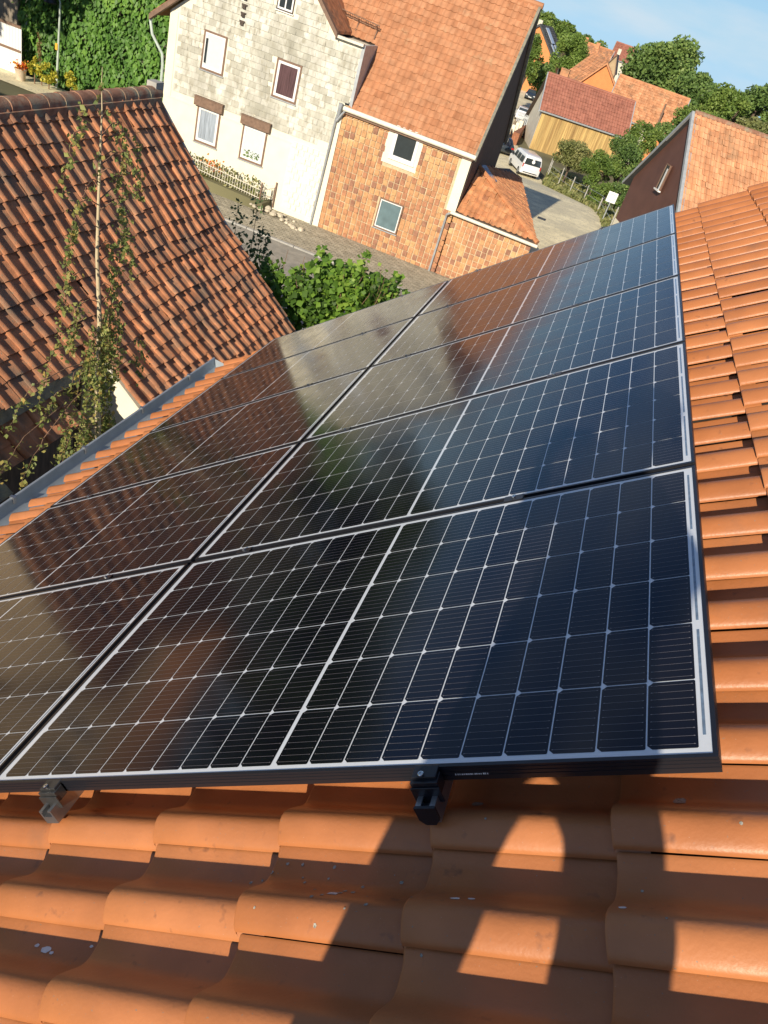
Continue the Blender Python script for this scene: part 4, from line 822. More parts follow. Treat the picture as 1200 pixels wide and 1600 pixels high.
for (a, b_, c_, d) in ((.27, 0, .035, .60), (-.27, 0, .035, .60), (0, .60, .30, .03)): 
    f = MB(); f.obox(wc+wd*a+dnv*b_-rd*.04, wd*c_, rd*.02, dnv*d); f.build('frame', M['brownwood'], wn3)
f = MB(); f.obox(wc+wd*.02-dnv*.60-rd*.06, wd*.36, rd*.07, dnv*.03); f.obox(wc+wd*.13-dnv*.08-rd*.045, wd*.09, rd*.012, dnv*.52); f.build('sill', M['pvc'], wn3)

# ================================================================== HOUSES FARTHER ALONG THE ROAD
def F2(P, phi):
    c, s_ = math.cos(R(phi)), math.sin(R(phi))
    return lambda a, d, z: np.array([P[0]+a*c-d*s_, P[1]+a*s_+d*c, z])
def gable_along(name, label, P, phi, wid, dep, zb, ze, zr, rf, wallm, roofm, wprofile=.4, over=.3, tintmid=.5, cat='house', wallside=None):
    """front eave wall along local a axis; ridge parallel to it at depth rf*dep"""
    X = F2(P, phi); T = thing(name, tuple(X(wid/2, dep/2, zb)), label, cat)
    rd_ = dep*rf; k2 = (zr-ze)/rd_
    zback = max(zb+2, zr-(dep-rd_)*k2*.8)
    w = MB(); w.prism([X(0, 0, zb), X(0, dep, zb), X(0, dep, zback-.1), X(0, rd_, zr-.15), X(0, 0, ze-.1)], X(wid, 0, 0)-X(0, 0, 0)); w.build('gable_wall', M[wallside or wallm], T)
    w = MB(); w.prism([X(.02, -.03, zb), X(wid-.02, -.03, zb), X(wid-.02, -.03, ze-.05), X(.02, -.03, ze-.05)], X(0, .1, 0)-X(0, 0, 0)); w.build('wall', M[wallm], T)
    e = X(-over, -over*.9, ze-over*.9*k2+.03); r0 = X(-over, rd_, zr+.03); dd = e-r0; l_ = np.linalg.norm(dd); nd = max(6, int(l_/.36)); na = int((wid+2*over)/.30)
    tiles('roof_tiles', r0, dd, X(1, 0, 0)-X(0, 0, 0), nd, na, l_/nd, (wid+2*over)/na, PANT, T, M[roofm], thick=.02, lift=.04, jit=.008, tintf=lambda i, j, c: float(np.clip(rng.normal(tintmid, .22), 0, 1)))
    w = MB(); W_ = X(wid+2*over, 0, 0)-X(0, 0, 0); w.prism([r0-[0, 0, .03], e-[0, 0, .03], e-[0, 0, .18], r0-[0, 0, .2]], W_); b0 = X(-over, dep+over, zback-.1); w.prism([r0-[0, 0, .01], b0, b0-[0, 0, .16], r0-[0, 0, .2]], W_); w.build('roof_deck', M['darkwood'], T)
    w = MB(); w.tube([r0+[0, 0, .02], r0+W_+[0, 0, .02]], .13, 7); w.build('ridge', M[roofm], T, smooth=True)
    w = MB(); w.tube([e+[0, 0, -.08], e+W_+[0, 0, -.08]], .08, 6)
    for q in (r0, r0+W_): 
        s_ = (q is r0)*-1 or 1
        w.prism([q+[0, 0, .08], q+dd+[0, 0, .06], q+dd-[0, 0, .2], q-[0, 0, .2]], (X(.1, 0, 0)-X(0, 0, 0))*s_)
    w.build('gutter', M['greymetal'], T)
    return T, X
b2, XB = gable_along('wooden_barn', 'barn of sun bleached vertical boards under a red roof beside the road', (-8.0, 90, 0), 15, 9.2, 8, -10.3, -6.1, -3.25, .32, 'woodyellow', 'redtile', cat='barn', wallside='whitewall', over=.35)
w = MB()
for k in range(44):
    if random.random() < .9: a = .05+k*.207; z0 = -10.2; w.prism([XB(a, -.05-random.uniform(0, .03), z0), XB(a+.19, -.05, z0), XB(a+.19, -.05, -6.25), XB(a, -.05, -6.25)], XB(0, .03, 0)-XB(0, 0, 0))
w.build('board_cladding', M['woodyellow'], b2)
w = MB(); c = XB(1.6, 4.2, 0); w.box((c[0]-.45, c[1]-.4, -4.6), (c[0]+.45, c[1]+.4, -2.55)); w.box((c[0]-.5, c[1]-.45, -2.55), (c[0]+.5, c[1]+.45, -2.45)); w.build('chimney', M['oldorange'], b2)
gh, XG = gable_along('long_tiled_outbuilding', 'long outbuilding with patchy weathered orange roof in front of the biggest tree', (-2.2, 106, 0), 0, 8.4, 8, -10.3, -5.6, -1.9, .5, 'orangewall', 'oldorange', cat='outbuilding', tintmid=.6)
w = MB(); w.box((1.6, 105.6, -10.3), (3.3, 105.9, -6.0)); w.build('pale_wall', M['whitewall'], gh)
w = MB(); w.tube([(4.2, 105.4, -5.6), (3.6, 105.4, -8.3)], .09, 6); w.tube([(3.95, 105.45, -2.9), (4.05, 105.45, -5.5)], .11, 6); w.build('downpipe', M['brownwood'], gh, smooth=True)
def gable_front(name, label, L_, A, R_, zb, depv, wallm, roofm, cat='house', trim='oldorange', over=.4):
    """gable wall faces the viewer: left eave, apex, right eave, ridge runs along depv"""
    L_, A, R_, depv = map(lambda q: np.array(q, float), (L_, A, R_, depv)); T = thing(name, (A[0], A[1], zb), label, cat); u = depv/np.linalg.norm(depv)
    w = MB(); w.prism([(L_[0]+.2, L_[1], zb), (R_[0]-.2, R_[1], zb), R_+[-.2, 0, -.1], A-[0, 0, .15], L_+[.2, 0, -.1]], depv); w.build('wall', M[wallm], T)
    for q in (L_, R_):
        dd = (q-A)*1.06; l_ = np.linalg.norm(dd); nd = max(5, int(l_/.4)); na = int(np.linalg.norm(depv)/.35)
        tiles('roof_tiles', A-u*over+[0, 0, .05], dd, u, nd, na, l_/nd, (np.linalg.norm(depv)+over)/na, PANT, T, M[roofm], thick=.02, lift=.04, jit=.008, tintf=lambda i, j, c: float(np.clip(rng.normal(.35, .22), 0, 1)))
        w = MB(); w.prism([A-u*over+[0, 0, .03], A-u*over+dd+[0, 0, .03], A-u*over+dd-[0, 0, .22], A-u*over-[0, 0, .25]], u*.18); w.build('verge_board', M[trim], T)
        w = MB(); w.prism([A-u*over*.5+[0, 0, .02], A-u*over*.5+dd+[0, 0, .02], A-u*over*.5+dd-[0, 0, .1], A-u*over*.5-[0, 0, .1]], depv*.98); w.build('roof_deck', M['darkwood'], T)
    return T
og = gable_front('orange_gable_house', 'orange clad gable rising behind the red roof of the wooden barn', (-7.35, 112, -4.4), (-4.67, 112, -1.16), (-1.5, 112, -4.3), -10.3, (-2.6, 8, 0), 'orangewall', 'oldorange')
oh = gable_front('tall_orange_house', 'tall orange house with dark roof and bright roof windows beside the brick coloured gable', (-24.6, 150, -5.2), (-19.0, 150, -.35), (-15.4, 150, -3.9), -10.3, (1.0, 9, 0), 'orangewall', 'darkroof', trim='darkroof')
aO = np.array([-19.0, 150, -.30]); dO = np.array([3.6, 0, -3.55]); nO = np.array([.70, 0, .71])
for (t0, t1, d0, d1) in ((.10, .62, 2.2, 4.4), (.66, .95, 1.2, 2.4), (.66, .95, 3.6, 5.0)):
    u = np.array([.11, .994, 0]); w = MB(); w.prism([aO+dO*t0+u*d0+nO*.12, aO+dO*t1+u*d0+nO*.12, aO+dO*t1+u*d1+nO*.12, aO+dO*t0+u*d1+nO*.12], nO*.06); w.build('roof_window', M['skylight'], oh)
w = MB(); w.box((-19.6, 150.5, -.8), (-18.9, 151.2, .25)); w.build('chimney', M['whitewall'], oh)
f1, _ = gable_along('far_red_roofed_house', 'distant house with red brown roof and small chimneys between round tree and white pole', (-13.2, 168, 0), -6, 5.6, 8, -10.3, -5.0, -.9, .5, 'ochre', 'oldorange', tintmid=.25)
w = MB(); w.box((-13.0, 171, -1.2), (-12.3, 171.7, -.15)); w.build('chimney', M['oldorange'], f1)
w = MB(); w.box((-10.6, 171, -1.4), (-9.9, 171.7, -.35)); w.build('chimney', M['oldorange'], f1)
f2, _ = gable_along('farthest_house', 'farthest house with pinkish brown roof against the sky left of the biggest tree', (-7.6, 182, 0), 0, 3.6, 7, -10.3, -2.0, .6, .5, 'whitewall', 'redtile', tintmid=.6)
bw = thing('brown_tall_roof', (-6.3, 140, -10.2), 'narrow steep brown roof with a pale ridge end before the farthest house', 'house')
w = MB(); w.prism([(-7.2, 139, -10.2), (-4.2, 139, -10.2), (-4.2, 139, -3), (-4.9, 139, -.6), (-7.2, 139, -4.5)], (0, 6, 0)); w.build('wall', M['ochre'], bw)
w = MB(); w.prism([(-7.4, 138.7, -4.6), (-4.9, 138.7, -.4), (-4.9, 138.7, -.65), (-7.3, 138.7, -4.8)], (0, 6.4, 0)); w.prism([(-4.0, 138.7, -3.2), (-4.9, 138.7, -.4), (-4.9, 138.7, -.65), (-4.15, 138.7, -3.2)], (0, 6.4, 0)); w.build('roof', M['brownwood'], bw)
w = MB(); w.box((-5.0, 138.6, -.5), (-4.5, 139.1, .25)); w.build('chimney', M['whitewall'], bw)

# garden wall, hedge and picket gate between the cars and the barn
gw = thing('garden_wall', (-9.7, 90, -10.2), 'low sandy garden wall with brown board fence beside the wooden barn', 'wall')
w = MB(); w.prism([(-11.6, 100, -10.3), (-10.3, 87, -10.3), (-10.3, 87, -9.0), (-11.6, 100, -9.0)], (.25, 0, 0)); w.build('wall', M['ochre'], gw)
w = MB()
for k in range(5): w.box((-10.45+k*-.02, 87+k*2.8, -10.2), (-10.1, 87.4+k*2.8, -8.6))
w.build('pillar', M['cream'], gw); w = MB(); w.prism([(-9.9, 88, -10.3), (-9.2, 88, -10.3), (-9.9, 97, -10.3)], (0, 0, 1.3)); w.build('board_fence', mat('red brown fence boards', (.30,.12,.06), rough=.8, var=.3), gw)
pg = thing('picket_gate', (-10.4, 97, -10.2), 'grey picket gate standing between white car and wooden barn', 'gate')
for k in range(9):
    w = MB(); x = -11.15+k*.17; w.box((x, 97, -9.6), (x+.09, 97.04, -8.05)); w.build('picket', M['greymetal'], pg)
w = MB(); w.box((-11.2, 97.04, -9.3), (-9.65, 97.08, -9.2)); w.box((-11.2, 97.04, -8.4), (-9.65, 97.08, -8.3)); w.build('rail', M['greymetal'], pg)
gn = thing('gooseneck_lamp', (-9.65, 78, -10.2), 'dark curved gooseneck street lamp rising in front of the parked van', 'street lamp')
w = MB(); pts = [(-9.65, 78, -10.2), (-9.65, 78, -8.5)]+[(-9.27-.38*math.cos(a), 78, -8.5+.62*math.sin(a)) for a in np.linspace(.15, math.pi-.1, 8)]
w.tube(pts, .04, 6); w.build('pole', M['black'], gn, smooth=True)
w = MB(); w.lathe((-8.9, 78, -9.05), [(.36, 0), (.30, .12), (.10, .30), (.04, .60)], 12); w.build('lamp_shade', M['black'], gn, smooth=True)

# ================================================================== ROAD SIGN AND WIRE FENCE
sg_ = thing('road_sign', (1.72, 53.24, -8.1), 'square white sign with faint pink ring on a slim post by the meadow', 'road sign')
w = MB(); w.tube([(1.72, 53.24, -8.3), (1.74, 53.24, -5.95)], .035, 8); w.build('post', M['greymetal'], sg_, smooth=True)
w = MB(); w.box((1.41, 53.17, -6.62), (2.03, 53.20, -5.98)); fo = w.build('sign_face', M['signwhite'], sg_, bevel=.05)
w = MB(); n = 28
for k in range(n):
    a0, a1 = 2*math.pi*k/n, 2*math.pi*(k+1)/n
    P = lambda r, a: (1.72+r*math.cos(a), 53.165, -6.30+r*math.sin(a)); w.quad(P(.18, a0), P(.21, a0), P(.21, a1), P(.18, a1))
w.build('ring_mark', M['signpink'], fo)
wf = thing('wire_fence', (-1, 66, -10), 'wire mesh fence on pale concrete posts along the road side of the meadow', 'fence')
PB = [(-4.4, 78.5, -8.6), (-4.11, 75.84, -8.6), (-2.81, 73.28, -8.46), (-1.48, 69.28, -8.25), (-.05, 62.03, -7.42), (1.21, 56.0, -6.93), (2.3, 51, -6.3)]
for (x, y, zt) in PB: w = MB(); w.box((x-.042, y-.042, gz(y)-.2), (x+.042, y+.042, zt)); w.build('post', M['concrete'], wf, bevel=.01)
w = MB()
for (a, c) in zip(PB[:-1], PB[1:]):
    for h in (.25, .7, 1.15): w.tube([(a[0], a[1], gz(a[1])+h), (c[0], c[1], gz(c[1])+h)], .012, 3)
w.build('wire', M['greymetal'], wf)
tf = MB(); P_ = []
for k in range(3600):
    y = random.uniform(50, 80); xl = np.interp(y, [44, 54.5, 60.7, 71, 84], [2.6, 1.62, -.3, -3.9, -4.6]); x = xl+random.random()**2*4; P_.append((x, y, gz(y)+random.uniform(.05, .3)))
gr = leafmesh('grass_tufts', np.array(P_), .22, M['leaf_dry'], None, asp=2.0, droop=-1.5); tag(gr, 'dry grass growing along the foot of the wire fence', 'grass', kind='stuff')

dc = MB(); dc.box((-1.95, 47.3, gz(47.5)+.03), (-1.45, 47.75, gz(47.5)+.075)); dc.box((-1.9, 47.35, gz(47.5)+.07), (-1.5, 47.7, gz(47.5)+.085)); tag(dc.build('drain_cover', M['darkroof'], origin=(-1.7, 47.5, gz(47.5)), bevel=.01), 'small dark drain cover in the shaded part of the gravel road', 'drain cover')
# ================================================================== VEHICLES
def vehicle(name, label, loc, rot, Lg, Wd, Ht, paint, van=False, group=None):
    """local x right, y forward, rear at y=0"""
    T = thing(name, (0, 0, 0), label, 'van' if van else 'car', group); hw = Wd/2
    if van: side = [(0, .34), (.0, .62), (.02, 1.02), (.10, Ht-.22), (.22, Ht-.05), (.6, Ht), (Lg*.62, Ht-.02), (Lg*.72, Ht-.16), (Lg*.86, 1.10), (Lg*.97, .88), (Lg, .62), (Lg-.02, .30), (.1, .28)]
    else: side = [(0, .36), (-.0, .70), (.06, .92), (.36, 1.05 if Ht < 1.6 else 1.2), (.78, Ht-.03), (1.5, Ht), (2.35, Ht-.05), (Lg-1.15, .98), (Lg-.25, .82), (Lg, .60), (Lg-.02, .30), (.1, .28)]
    zb_ = 1.0 if van else .92
    def inset(z): return 0 if z <= zb_ else (z-zb_)/(Ht-zb_)*(.16 if van else .24)
    V = []; n = len(side)
    for sx in (-1, -.93, .93, 1):
        for (y, z) in side:
            k = inset(z)
            V.append((sx*(hw-k) if abs(sx) < 1 else sx*(hw-k), y if abs(sx) < 1 else np.clip(y, .05, Lg-.08), z if abs(sx) < 1 else (z-.05 if z > Ht*.6 else z+.02)))
    F = [(r*n+i, r*n+(i+1) % n, (r+1)*n+(i+1) % n, (r+1)*n+i) for r in range(3) for i in range(n)] + [tuple(range(n-1, -1, -1)), tuple(3*n+i for i in range(n))]
    m = MB(); m.add(V, F); body = m.build('body', M[paint], T, smooth=True, bevel=.025, sharp=50)
    def panel(pts, mt, nm, par=T, th=.012, nrm=None):
        p = [np.array(q, float) for q in pts]; nn = np.cross(p[1]-p[0], p[2]-p[0]); nn /= np.linalg.norm(nn); c = np.mean(p, 0)-np.array([0, Lg/2, Ht/2])
        if nn @ c < 0: nn = -nn
        q = MB(); q.prism([a+nn*.004 for a in p], nn*th); return q.build(nm, M[mt], par)
    k1 = inset(Ht-.22)
    if van:
        panel([(-hw+.13, .022, 1.06), (hw-.13, .022, 1.06), (hw-.20, .095, Ht-.26), (-hw+.20, .095, Ht-.26)], 'glassdark', 'rear_window', th=.02)
        for s_ in (-1, 1):
            for (a, b_) in ((.30, 1.35), (1.45, 2.35), (2.45, Lg*.70)):
                z0, z1 = 1.06, Ht-.27; panel([(s_*(hw-inset(z0)), a, z0), (s_*(hw-inset(z0)), b_+.12*(b_ > 2.4), z0), (s_*(hw-inset(z1)), b_-.10, z1), (s_*(hw-inset(z1)), a, z1)], 'glassdark', 'side_window', th=.006)
            q = MB(); q.box((s_*(hw-.12), -.015, .80), (s_*(hw-.02), .03, 1.12)); q.build('tail_light', M['redlight'], T, bevel=.01)
            q = MB(); q.box((s_*(hw+.01), Lg*.72, 1.05), (s_*(hw+.18), Lg*.72+.12, 1.26)); q.build('mirror', M['black'], T, bevel=.02)
            q = MB(); q.box((s_*(hw-.35), Lg-.06, .68), (s_*(hw-.06), Lg+.005, .84)); q.build('headlight', M['headlight'], T)
        panel([(-hw+.18, Lg*.73, Ht-.20), (hw-.18, Lg*.73, Ht-.20), (hw-.12, Lg*.855, 1.13), (-hw+.12, Lg*.855, 1.13)], 'glassdark', 'windscreen', th=.01)
        q = MB(); q.box((-hw+.22, -.02, .40), (hw-.22, .01, .47)); q.build('bumper_strip', M['black'], T)
        q = MB(); q.box((-.26, -.012, .62), (.26, .01, .72)); q.build('number_plate', M['plate'], T)
        q = MB(); q.box((-.24, -.016, .645), (.24, -.0125, .70)); q.build('plate_marks', M['black'], T) if False else None
        q = MB()   # pale round decal with a smaller figure on the rear glass
        for (cx_, cz_, r_) in ((.02, 1.36, .15), (.02, 1.55, .08), (-.09, 1.58, .04), (.12, 1.58, .04)):
            yy = .022+(cz_-1.06)*.13-.035; vs = [(cx_+r_*math.cos(2*math.pi*i/14), yy+r_*math.sin(2*math.pi*i/14)*.12, cz_+r_*math.sin(2*math.pi*i/14)) for i in range(14)]; q.add(vs, [tuple(range(14))])
        q.build('decal', M['pvc'], T)
    else:
        panel([(-hw+.16, .42, 1.08), (hw-.16, .42, 1.08), (hw-.27, .78, Ht-.08), (-hw+.27, .78, Ht-.08)], 'glassdark', 'rear_window')
        panel([(-hw+.26, 2.45, Ht-.08), (hw-.26, 2.45, Ht-.08), (hw-.16, Lg-1.22, 1.0), (-hw+.16, Lg-1.22, 1.0)], 'glassdark', 'windscreen')
        for s_ in (-1, 1):
            for (a, b_, c_, d) in ((.62, 1.5, .95, 1.5), (1.58, Lg-1.45, 1.58, 2.35)):
                z0, z1 = 1.0, Ht-.12; panel([(s_*(hw-inset(z0)), a, z0), (s_*(hw-inset(z0)), b_, z0), (s_*(hw-inset(z1)), d, z1), (s_*(hw-inset(z1)), c_, z1)], 'glassdark', 'side_window', th=.006)
            q = MB(); q.box((s_*(hw-.3), -.01, .72), (s_*(hw-.05), .05, .86)); q.build('tail_light', M['redlight'], T)
            q = MB(); q.box((s_*(hw-.36), Lg-.10, .66), (s_*(hw-.08), Lg+.004, .78)); q.build('headlight', M['headlight'], T, bevel=.01)
        q = MB(); q.box((-.26, Lg-.01, .42), (.26, Lg+.012, .52)); q.build('number_plate', M['plate'], T)
    for s_ in (-1, 1):
        for y in (.78, Lg-.85):
            q = MB(); q.tube([(s_*(hw-.22), y, .31), (s_*(hw+.005), y, .31)], .315, 20); t_ = q.build('wheel', M['tyre'], T, smooth=True)
            q = MB(); q.tube([(s_*(hw+.004), y, .31), (s_*(hw+.016), y, .31)], .20, 14); q.build('rim', M['rim'], t_, smooth=True)
    T.location = loc; T.rotation_euler = (0, 0, R(rot)); return T
vehicle('parked_van', 'white van with dark rear window and round decal seen from behind on the road', (-5.45, 72.2, -10.12), 24, 4.5, 1.78, 1.82, 'vanwhite', van=True)
vehicle('parked_car', 'small dark car standing just ahead of the white van', (-9.0, 79.3, -10.17), 20, 3.8, 1.6, 1.45, 'darkpaint')
vehicle('parked_car', 'small white car parked beside the sandy garden wall', (-12.6, 112, -10.17), 190, 3.8, 1.7, 1.5, 'vanwhite')
vehicle('parked_car', 'farthest dark car with pale headlights facing the camera', (-15.6, 141.5, -10.17), 185, 4.1, 1.72, 1.45, 'darkpaint')

# ================================================================== TREES
def tr_(name, label, x, y, z, r, mat_, N, leaf, rz=None, g=None, **k):
    rz = rz or r; tree(name, label, (x, y, gz(y)), z+rz, r, r, z-rz*.9, N, leaf, M[mat_], group=g, **k)
tr_('broad_tree', 'biggest broad dark green tree behind the long weathered roof', 2.5, 125, -1.0, 5.6, 'leaf_dark', 9500, .42, rz=4.9, nclump=42, seed=3)
tr_('broad_tree', 'right hand shoulder tree joined to the biggest dark tree', 6.9, 118, -2.3, 3.6, 'leaf_dark', 5200, .36, rz=3.6, nclump=26, seed=4)
tr_('leafy_tree', 'olive green rounded tree above the ridge of the brown gable house', 9.2, 95, -2.1, 3.0, 'leaf_mid', 5200, .28, rz=2.9, nclump=26, seed=5)
tr_('pine_tree', 'loose feathery pine at the right edge of the photo', 12.9, 100, -.6, 2.4, 'leaf_dark', 1500, .34, rz=2.8, nclump=18, seed=6)
tr_('leafy_tree', 'low bushy tree peeping over the middle of the brown gable house ridge', 7.2, 72, -2.5, 2.2, 'leaf_mid', 3600, .22, rz=2.0, nclump=18, seed=7)
tr_('leafy_tree', 'dry olive bush at the right edge above the orange roof ridge', 10.2, 72, -1.9, 2.4, 'leaf_dry', 3600, .22, rz=1.9, nclump=18, seed=8)
tr_('leafy_tree', 'green bush between the olive rounded tree and the feathery pine', 11.6, 104, -2.0, 2.7, 'leaf_mid', 3600, .3, rz=2.4, nclump=18, seed=9)
lgp = 'tall trees left of the frame mirrored in the panels'
tr_('tall_tree', 'tall dark tree behind the ochre house, mirrored in the nearest panels', -31, 26, 2.0, 6.5, 'leaf_dark', 5000, .45, rz=6.5, g=lgp, nclump=40, seed=41)
tr_('tall_tree', 'second tall dark tree left of the ochre house', -38, 17, 1.0, 6.5, 'leaf_dark', 5000, .45, rz=6.5, g=lgp, nclump=40, seed=42)
tr_('tall_tree', 'tall tree behind the ivy wall above the frame, mirrored in the panels', -30.5, 44, 1.0, 6.0, 'leaf_dark', 5000, .42, rz=6.0, g=lgp, nclump=40, seed=43)
tr_('tall_tree', 'tall tree between the ivy wall and the ochre house, mirrored in the panels', -38.5, 43, 2.0, 6.0, 'leaf_dark', 5000, .42, rz=6.5, g=lgp, nclump=40, seed=44)
hg = 'trees on the slope behind the houses'
tr_('slope_tree', 'leftmost slope tree touching the ridge of the tile hung house', -25.8, 190, -2.2, 5.2, 'leaf_mid', 5200, .5, rz=4.2, g=hg, seed=11)
tr_('slope_tree', 'highest slope tree behind the tall orange house', -21.4, 200, -3.2, 5.6, 'leaf_mid', 6000, .5, rz=4.6, g=hg, seed=12, nclump=30)
tr_('slope_tree', 'dark slope tree between the tall orange house and the red brown roof', -17.6, 215, -3.4, 3.9, 'leaf_dark', 4200, .5, rz=3.6, g=hg, seed=13)
tr_('slope_tree', 'small slope tree behind the chimneys of the red brown roof', -13.6, 225, -3.2, 2.6, 'leaf_dark', 2600, .45, rz=2.4, g=hg, seed=14)
tr_('slope_tree', 'dark far tree right of the farthest house at the skyline', -4.6, 225, -3.6, 2.6, 'leaf_dark', 2200, .5, rz=2.4, g=hg, seed=15)
tr_('round_tree', 'dense round light green tree behind the red barn roof', -10.9, 128, -3.0, 3.1, 'leaf_lime', 6000, .26, rz=3.8, seed=16, nclump=34)
tr_('roadside_tree', 'narrow green tree beside the gable edge of the tile hung house', -14.7, 118, -4.4, 2.0, 'leaf_mid', 3200, .26, rz=3.2, seed=17)
tr_('roadside_tree', 'shaded dark tree at the foot of the tall orange house', -12.9, 124, -6.4, 1.9, 'leaf_dark', 2600, .26, rz=2.6, seed=18)
sgp = 'bushy trees in the meadow before the wooden barn'
tr_('meadow_tree', 'grey olive fruit tree in front of the yellow barn boards', -2.6, 76, -8.0, 1.9, 'leaf_dry', 5200, .15, rz=1.7, g=sgp, seed=21, nclump=30)
tr_('meadow_tree', 'green tree right of the olive fruit tree', .15, 71, -7.7, 1.7, 'leaf_mid', 4600, .15, rz=1.8, g=sgp, seed=22)
tr_('meadow_tree', 'tallest green tree touching the left rake of the brown gable', 1.75, 73, -6.6, 2.0, 'leaf_dark', 5000, .16, rz=2.3, g=sgp, seed=23)
tr_('meadow_tree', 'climbing green tree before the orange wall of the long outbuilding', 2.6, 82, -5.4, 1.7, 'leaf_mid', 3600, .16, rz=1.9, g=sgp, seed=24)
tr_('meadow_tree', 'leafy bush directly left of the square white sign', 1.2, 62, -7.9, 1.15, 'leaf_mid', 2600, .13, rz=1.2, g=sgp, seed=25)
tr_('meadow_tree', 'green tree behind the top of the brown gable rake', 4.4, 86, -4.9, 1.7, 'leaf_dark', 3200, .17, rz=1.6, g=sgp, seed=26)
tr_('meadow_tree', 'dark bush behind the square white sign at the brown gable corner', 2.3, 63, -7.7, 1.2, 'leaf_dark', 2600, .13, rz=1.5, g=sgp, seed=27)
tr_('meadow_tree', 'yellow green bush above the left end of the brown gable ridge', 6.4, 90, -3.4, 1.9, 'leaf_mid', 3000, .18, rz=1.9, g=sgp, seed=28)
tr_('meadow_tree', 'low yellowish bush behind the fourth concrete fence post', .55, 60.5, -8.3, .7, 'leaf_mid', 1300, .11, rz=.55, g=sgp, seed=29)
tr_('hedge_bush', 'small green bush between the picket gate and farthest dark car', -9.6, 101, -9.4, .8, 'leaf_mid', 1500, .16, rz=.8, seed=30)
wd_ = []; 
for k in range(70):
    a = random.uniform(-14, 30); y = random.uniform(250, 330); x = y*math.tan(R(a)); r = random.uniform(3.5, 6); P, t, cc = crown_points((x, y, -7+random.uniform(-.5, 2.2)), (r, r, r*.75), 9, 420, seed=100+k); wd_.append((P, t))
wo = leafmesh('distant_wood', np.concatenate([p for p, t in wd_]), .75, M['leaf_dark'], None, tint=np.concatenate([t for p, t in wd_])); tag(wo, 'low distant wood along the skyline behind the houses', 'wood', kind='stuff')

# ================================================================== PHOTOGRAPHER behind the camera (casts the shadow on panel and tiles)
pr = thing('person', (1.0, -1.35, .6), 'person in dark work clothes standing on the roof and holding up a phone', 'person')
vs = []; es = []; rs = []
def node(p, r, par=None):
    vs.append(tuple(np.array(p)-np.array([1.0, -1.35, .6]))); rs.append(r); i = len(vs)-1
    if par is not None: es.append((par, i))
    return i
pel = node((1.0, -1.40, 1.66), .125); 
wst = node((.985, -1.42, 1.79), .135, pel); cht = node((.985, -1.42, 1.92), .150, wst); upc = node((.98, -1.42, 2.02), .125, cht); nk = node((.97, -1.41, 2.13), .056, upc)
for s_, hx, kx, kz, fx, fz in ((-1, .905, .915, 1.10, .88, .64), (1, 1.165, 1.235, 1.18, 1.31, .95)):
    h = node((hx, -1.40, 1.50), .118 if s_ < 0 else .105, pel); kn = node((kx, -1.38, kz), .135 if s_ < 0 else .105, h); an = node((fx, -1.42, fz), .07, kn); ft = node((fx-.01, -1.40, fz-.06), .045, an); node((fx, -1.24, fz-.085), .035, ft)
wrist = {}
for s_ in (-1, 1):
    sh = node((.98+s_*.125, -1.41, 2.00), .062, upc); el = node((.96+s_*.17, -1.28, 1.80), .046, sh); wr = node((.865+s_*.10, -1.075, 1.90), .028, el); pa = node((.86+s_*.085, -1.035, 1.935), .034, wr); wrist[s_] = pa
me = bpy.data.meshes.new('body'); me.from_pydata(vs, es, []); body = bpy.data.objects.new('body', me); COL.objects.link(body); body.parent = pr; me.materials.append(M['jacket'])
sk_ = body.modifiers.new('skin', 'SKIN')
for i, sv in enumerate(me.skin_vertices[0].data): sv.radius = (rs[i], rs[i]*.85); sv.use_root = (i == 0)
ss = body.modifiers.new('sub', 'SUBSURF'); ss.levels = 2; ss.render_levels = 2; sk_.use_smooth_shade = True
ORI['body_person'] = (1.0, -1.35, .6)
def skinpart(nm, chains, m):
    V_, E_, R_ = [], [], []
    for ch in chains:
        b0 = len(V_)
        for i, (p, r) in enumerate(ch): V_.append(tuple(np.array(p)-np.array([1.0, -1.35, .6]))); R_.append(r); 
        E_ += [(b0+i, b0+i+1) for i in range(len(ch)-1)]
    me = bpy.data.meshes.new(nm); me.from_pydata(V_, E_, []); o = bpy.data.objects.new(nm, me); COL.objects.link(o); o.parent = pr; me.materials.append(m)
    k = o.modifiers.new('skin', 'SKIN'); k.use_smooth_shade = True
    roots = set(); c0 = 0
    for ch in chains: roots.add(c0); c0 += len(ch)
    for i, sv in enumerate(me.skin_vertices[0].data): sv.radius = (R_[i], R_[i]); sv.use_root = i in roots
    q = o.modifiers.new('sub', 'SUBSURF'); q.levels = 1; q.render_levels = 1; return o
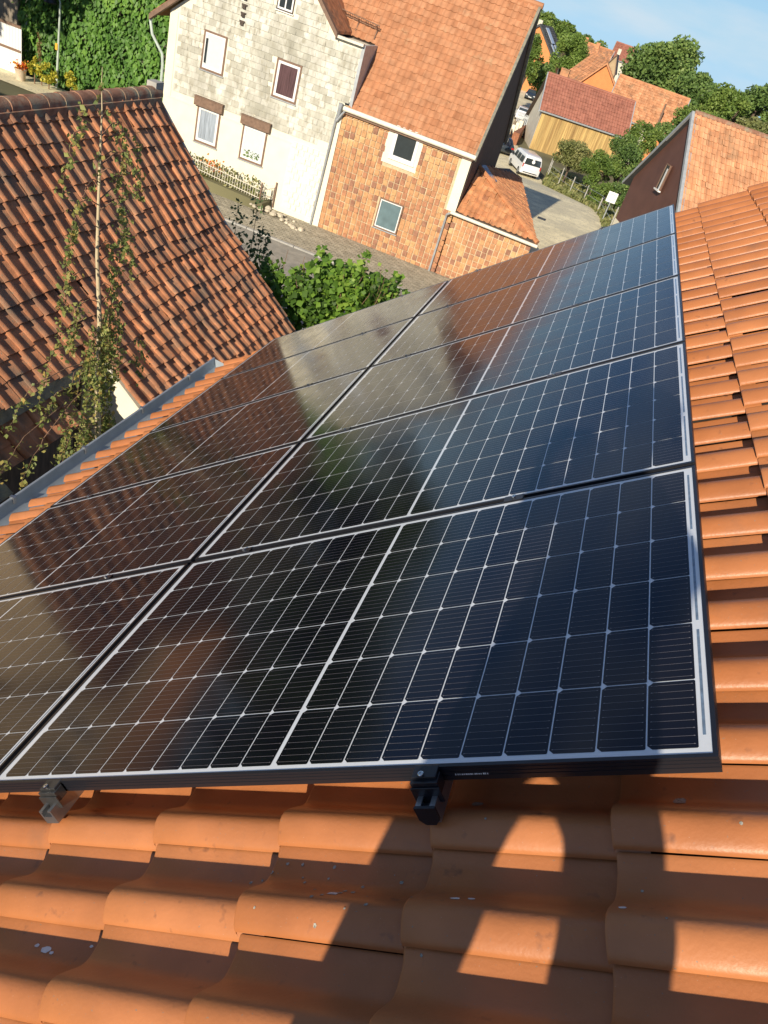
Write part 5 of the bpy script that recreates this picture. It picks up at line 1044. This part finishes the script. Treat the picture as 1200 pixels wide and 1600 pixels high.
for s_ in (-1, 1):
    px_, py_, pz_ = .86+s_*.085, -1.035, 1.935; ch = []
    ch.append([((.865+s_*.10, -1.075, 1.90), .028), ((px_, py_, pz_), .034), ((px_-s_*.012, py_+.02, pz_+.02), .03)])
    for k in range(4):
        z = pz_+.035-k*.021; l = [.9, 1.0, .95, .78][k]
        ch.append([((px_, py_+.01, z*.6+pz_*.4), .010), ((px_-s_*.01, py_+.045*l, z), .009), ((px_-s_*.03*l, py_+.055*l, z+.002), .0085), ((px_-s_*.05*l, py_+.048*l, z+.003), .0075)])
    ch.append([((px_, py_, pz_+.005), .012), ((px_-s_*.025, py_-.005, pz_+.035), .010), ((px_-s_*.055, py_+.008, pz_+.045), .009)])
    skinpart('hand', ch, M['skin'])
w = MB(); w.lathe((.96, -1.405, 2.315), [(.02, .098), (.065, .085), (.088, .05), (.093, .01), (.088, -.03), (.07, -.05)][::-1], 16); w.build('hair', M['hair'], pr, smooth=True)
skinpart('head', [[((.965, -1.405, 2.10), .050), ((.962, -1.39, 2.17), .058), ((.96, -1.375, 2.22), .074), ((.96, -1.385, 2.29), .084), ((.96, -1.39, 2.35), .070)], [((.925, -1.31, 2.285), .011), ((.925, -1.303, 2.283), .010)], [((.990, -1.31, 2.285), .011), ((.990, -1.303, 2.283), .010)], [((.94, -1.318, 2.205), .010), ((.975, -1.318, 2.205), .010)], [((.955, -1.30, 2.262), .012), ((.955, -1.272, 2.245), .014), ((.955, -1.285, 2.238), .012)], [((.865, -1.39, 2.24), .014), ((.862, -1.40, 2.27), .018)], [((1.05, -1.39, 2.24), .014), ((1.053, -1.40, 2.27), .018)]], M['skin'])
ph = thing('mobile_phone', (.853, -.99, 1.95), 'dark mobile phone held up in both hands by the person on the roof', 'phone')
back = Vector((RX[2][0], RX[2][1], RX[2][2])); rt = Vector((RX[0][0], RX[0][1], RX[0][2])); up_ = Vector((-RX[1][0], -RX[1][1], -RX[1][2])); cc_ = Vector(CAM)-back*.012-up_*.06
w = MB(); w.obox(cc_-back*.005, rt*.038, up_*.078, back*.004); w.build('case', M['phonebody'], ph, bevel=.003)
w = MB(); w.obox(cc_-back*.0098, rt*.035, up_*.074, back*.0006); w.build('screen', M['glassdark'], ph)
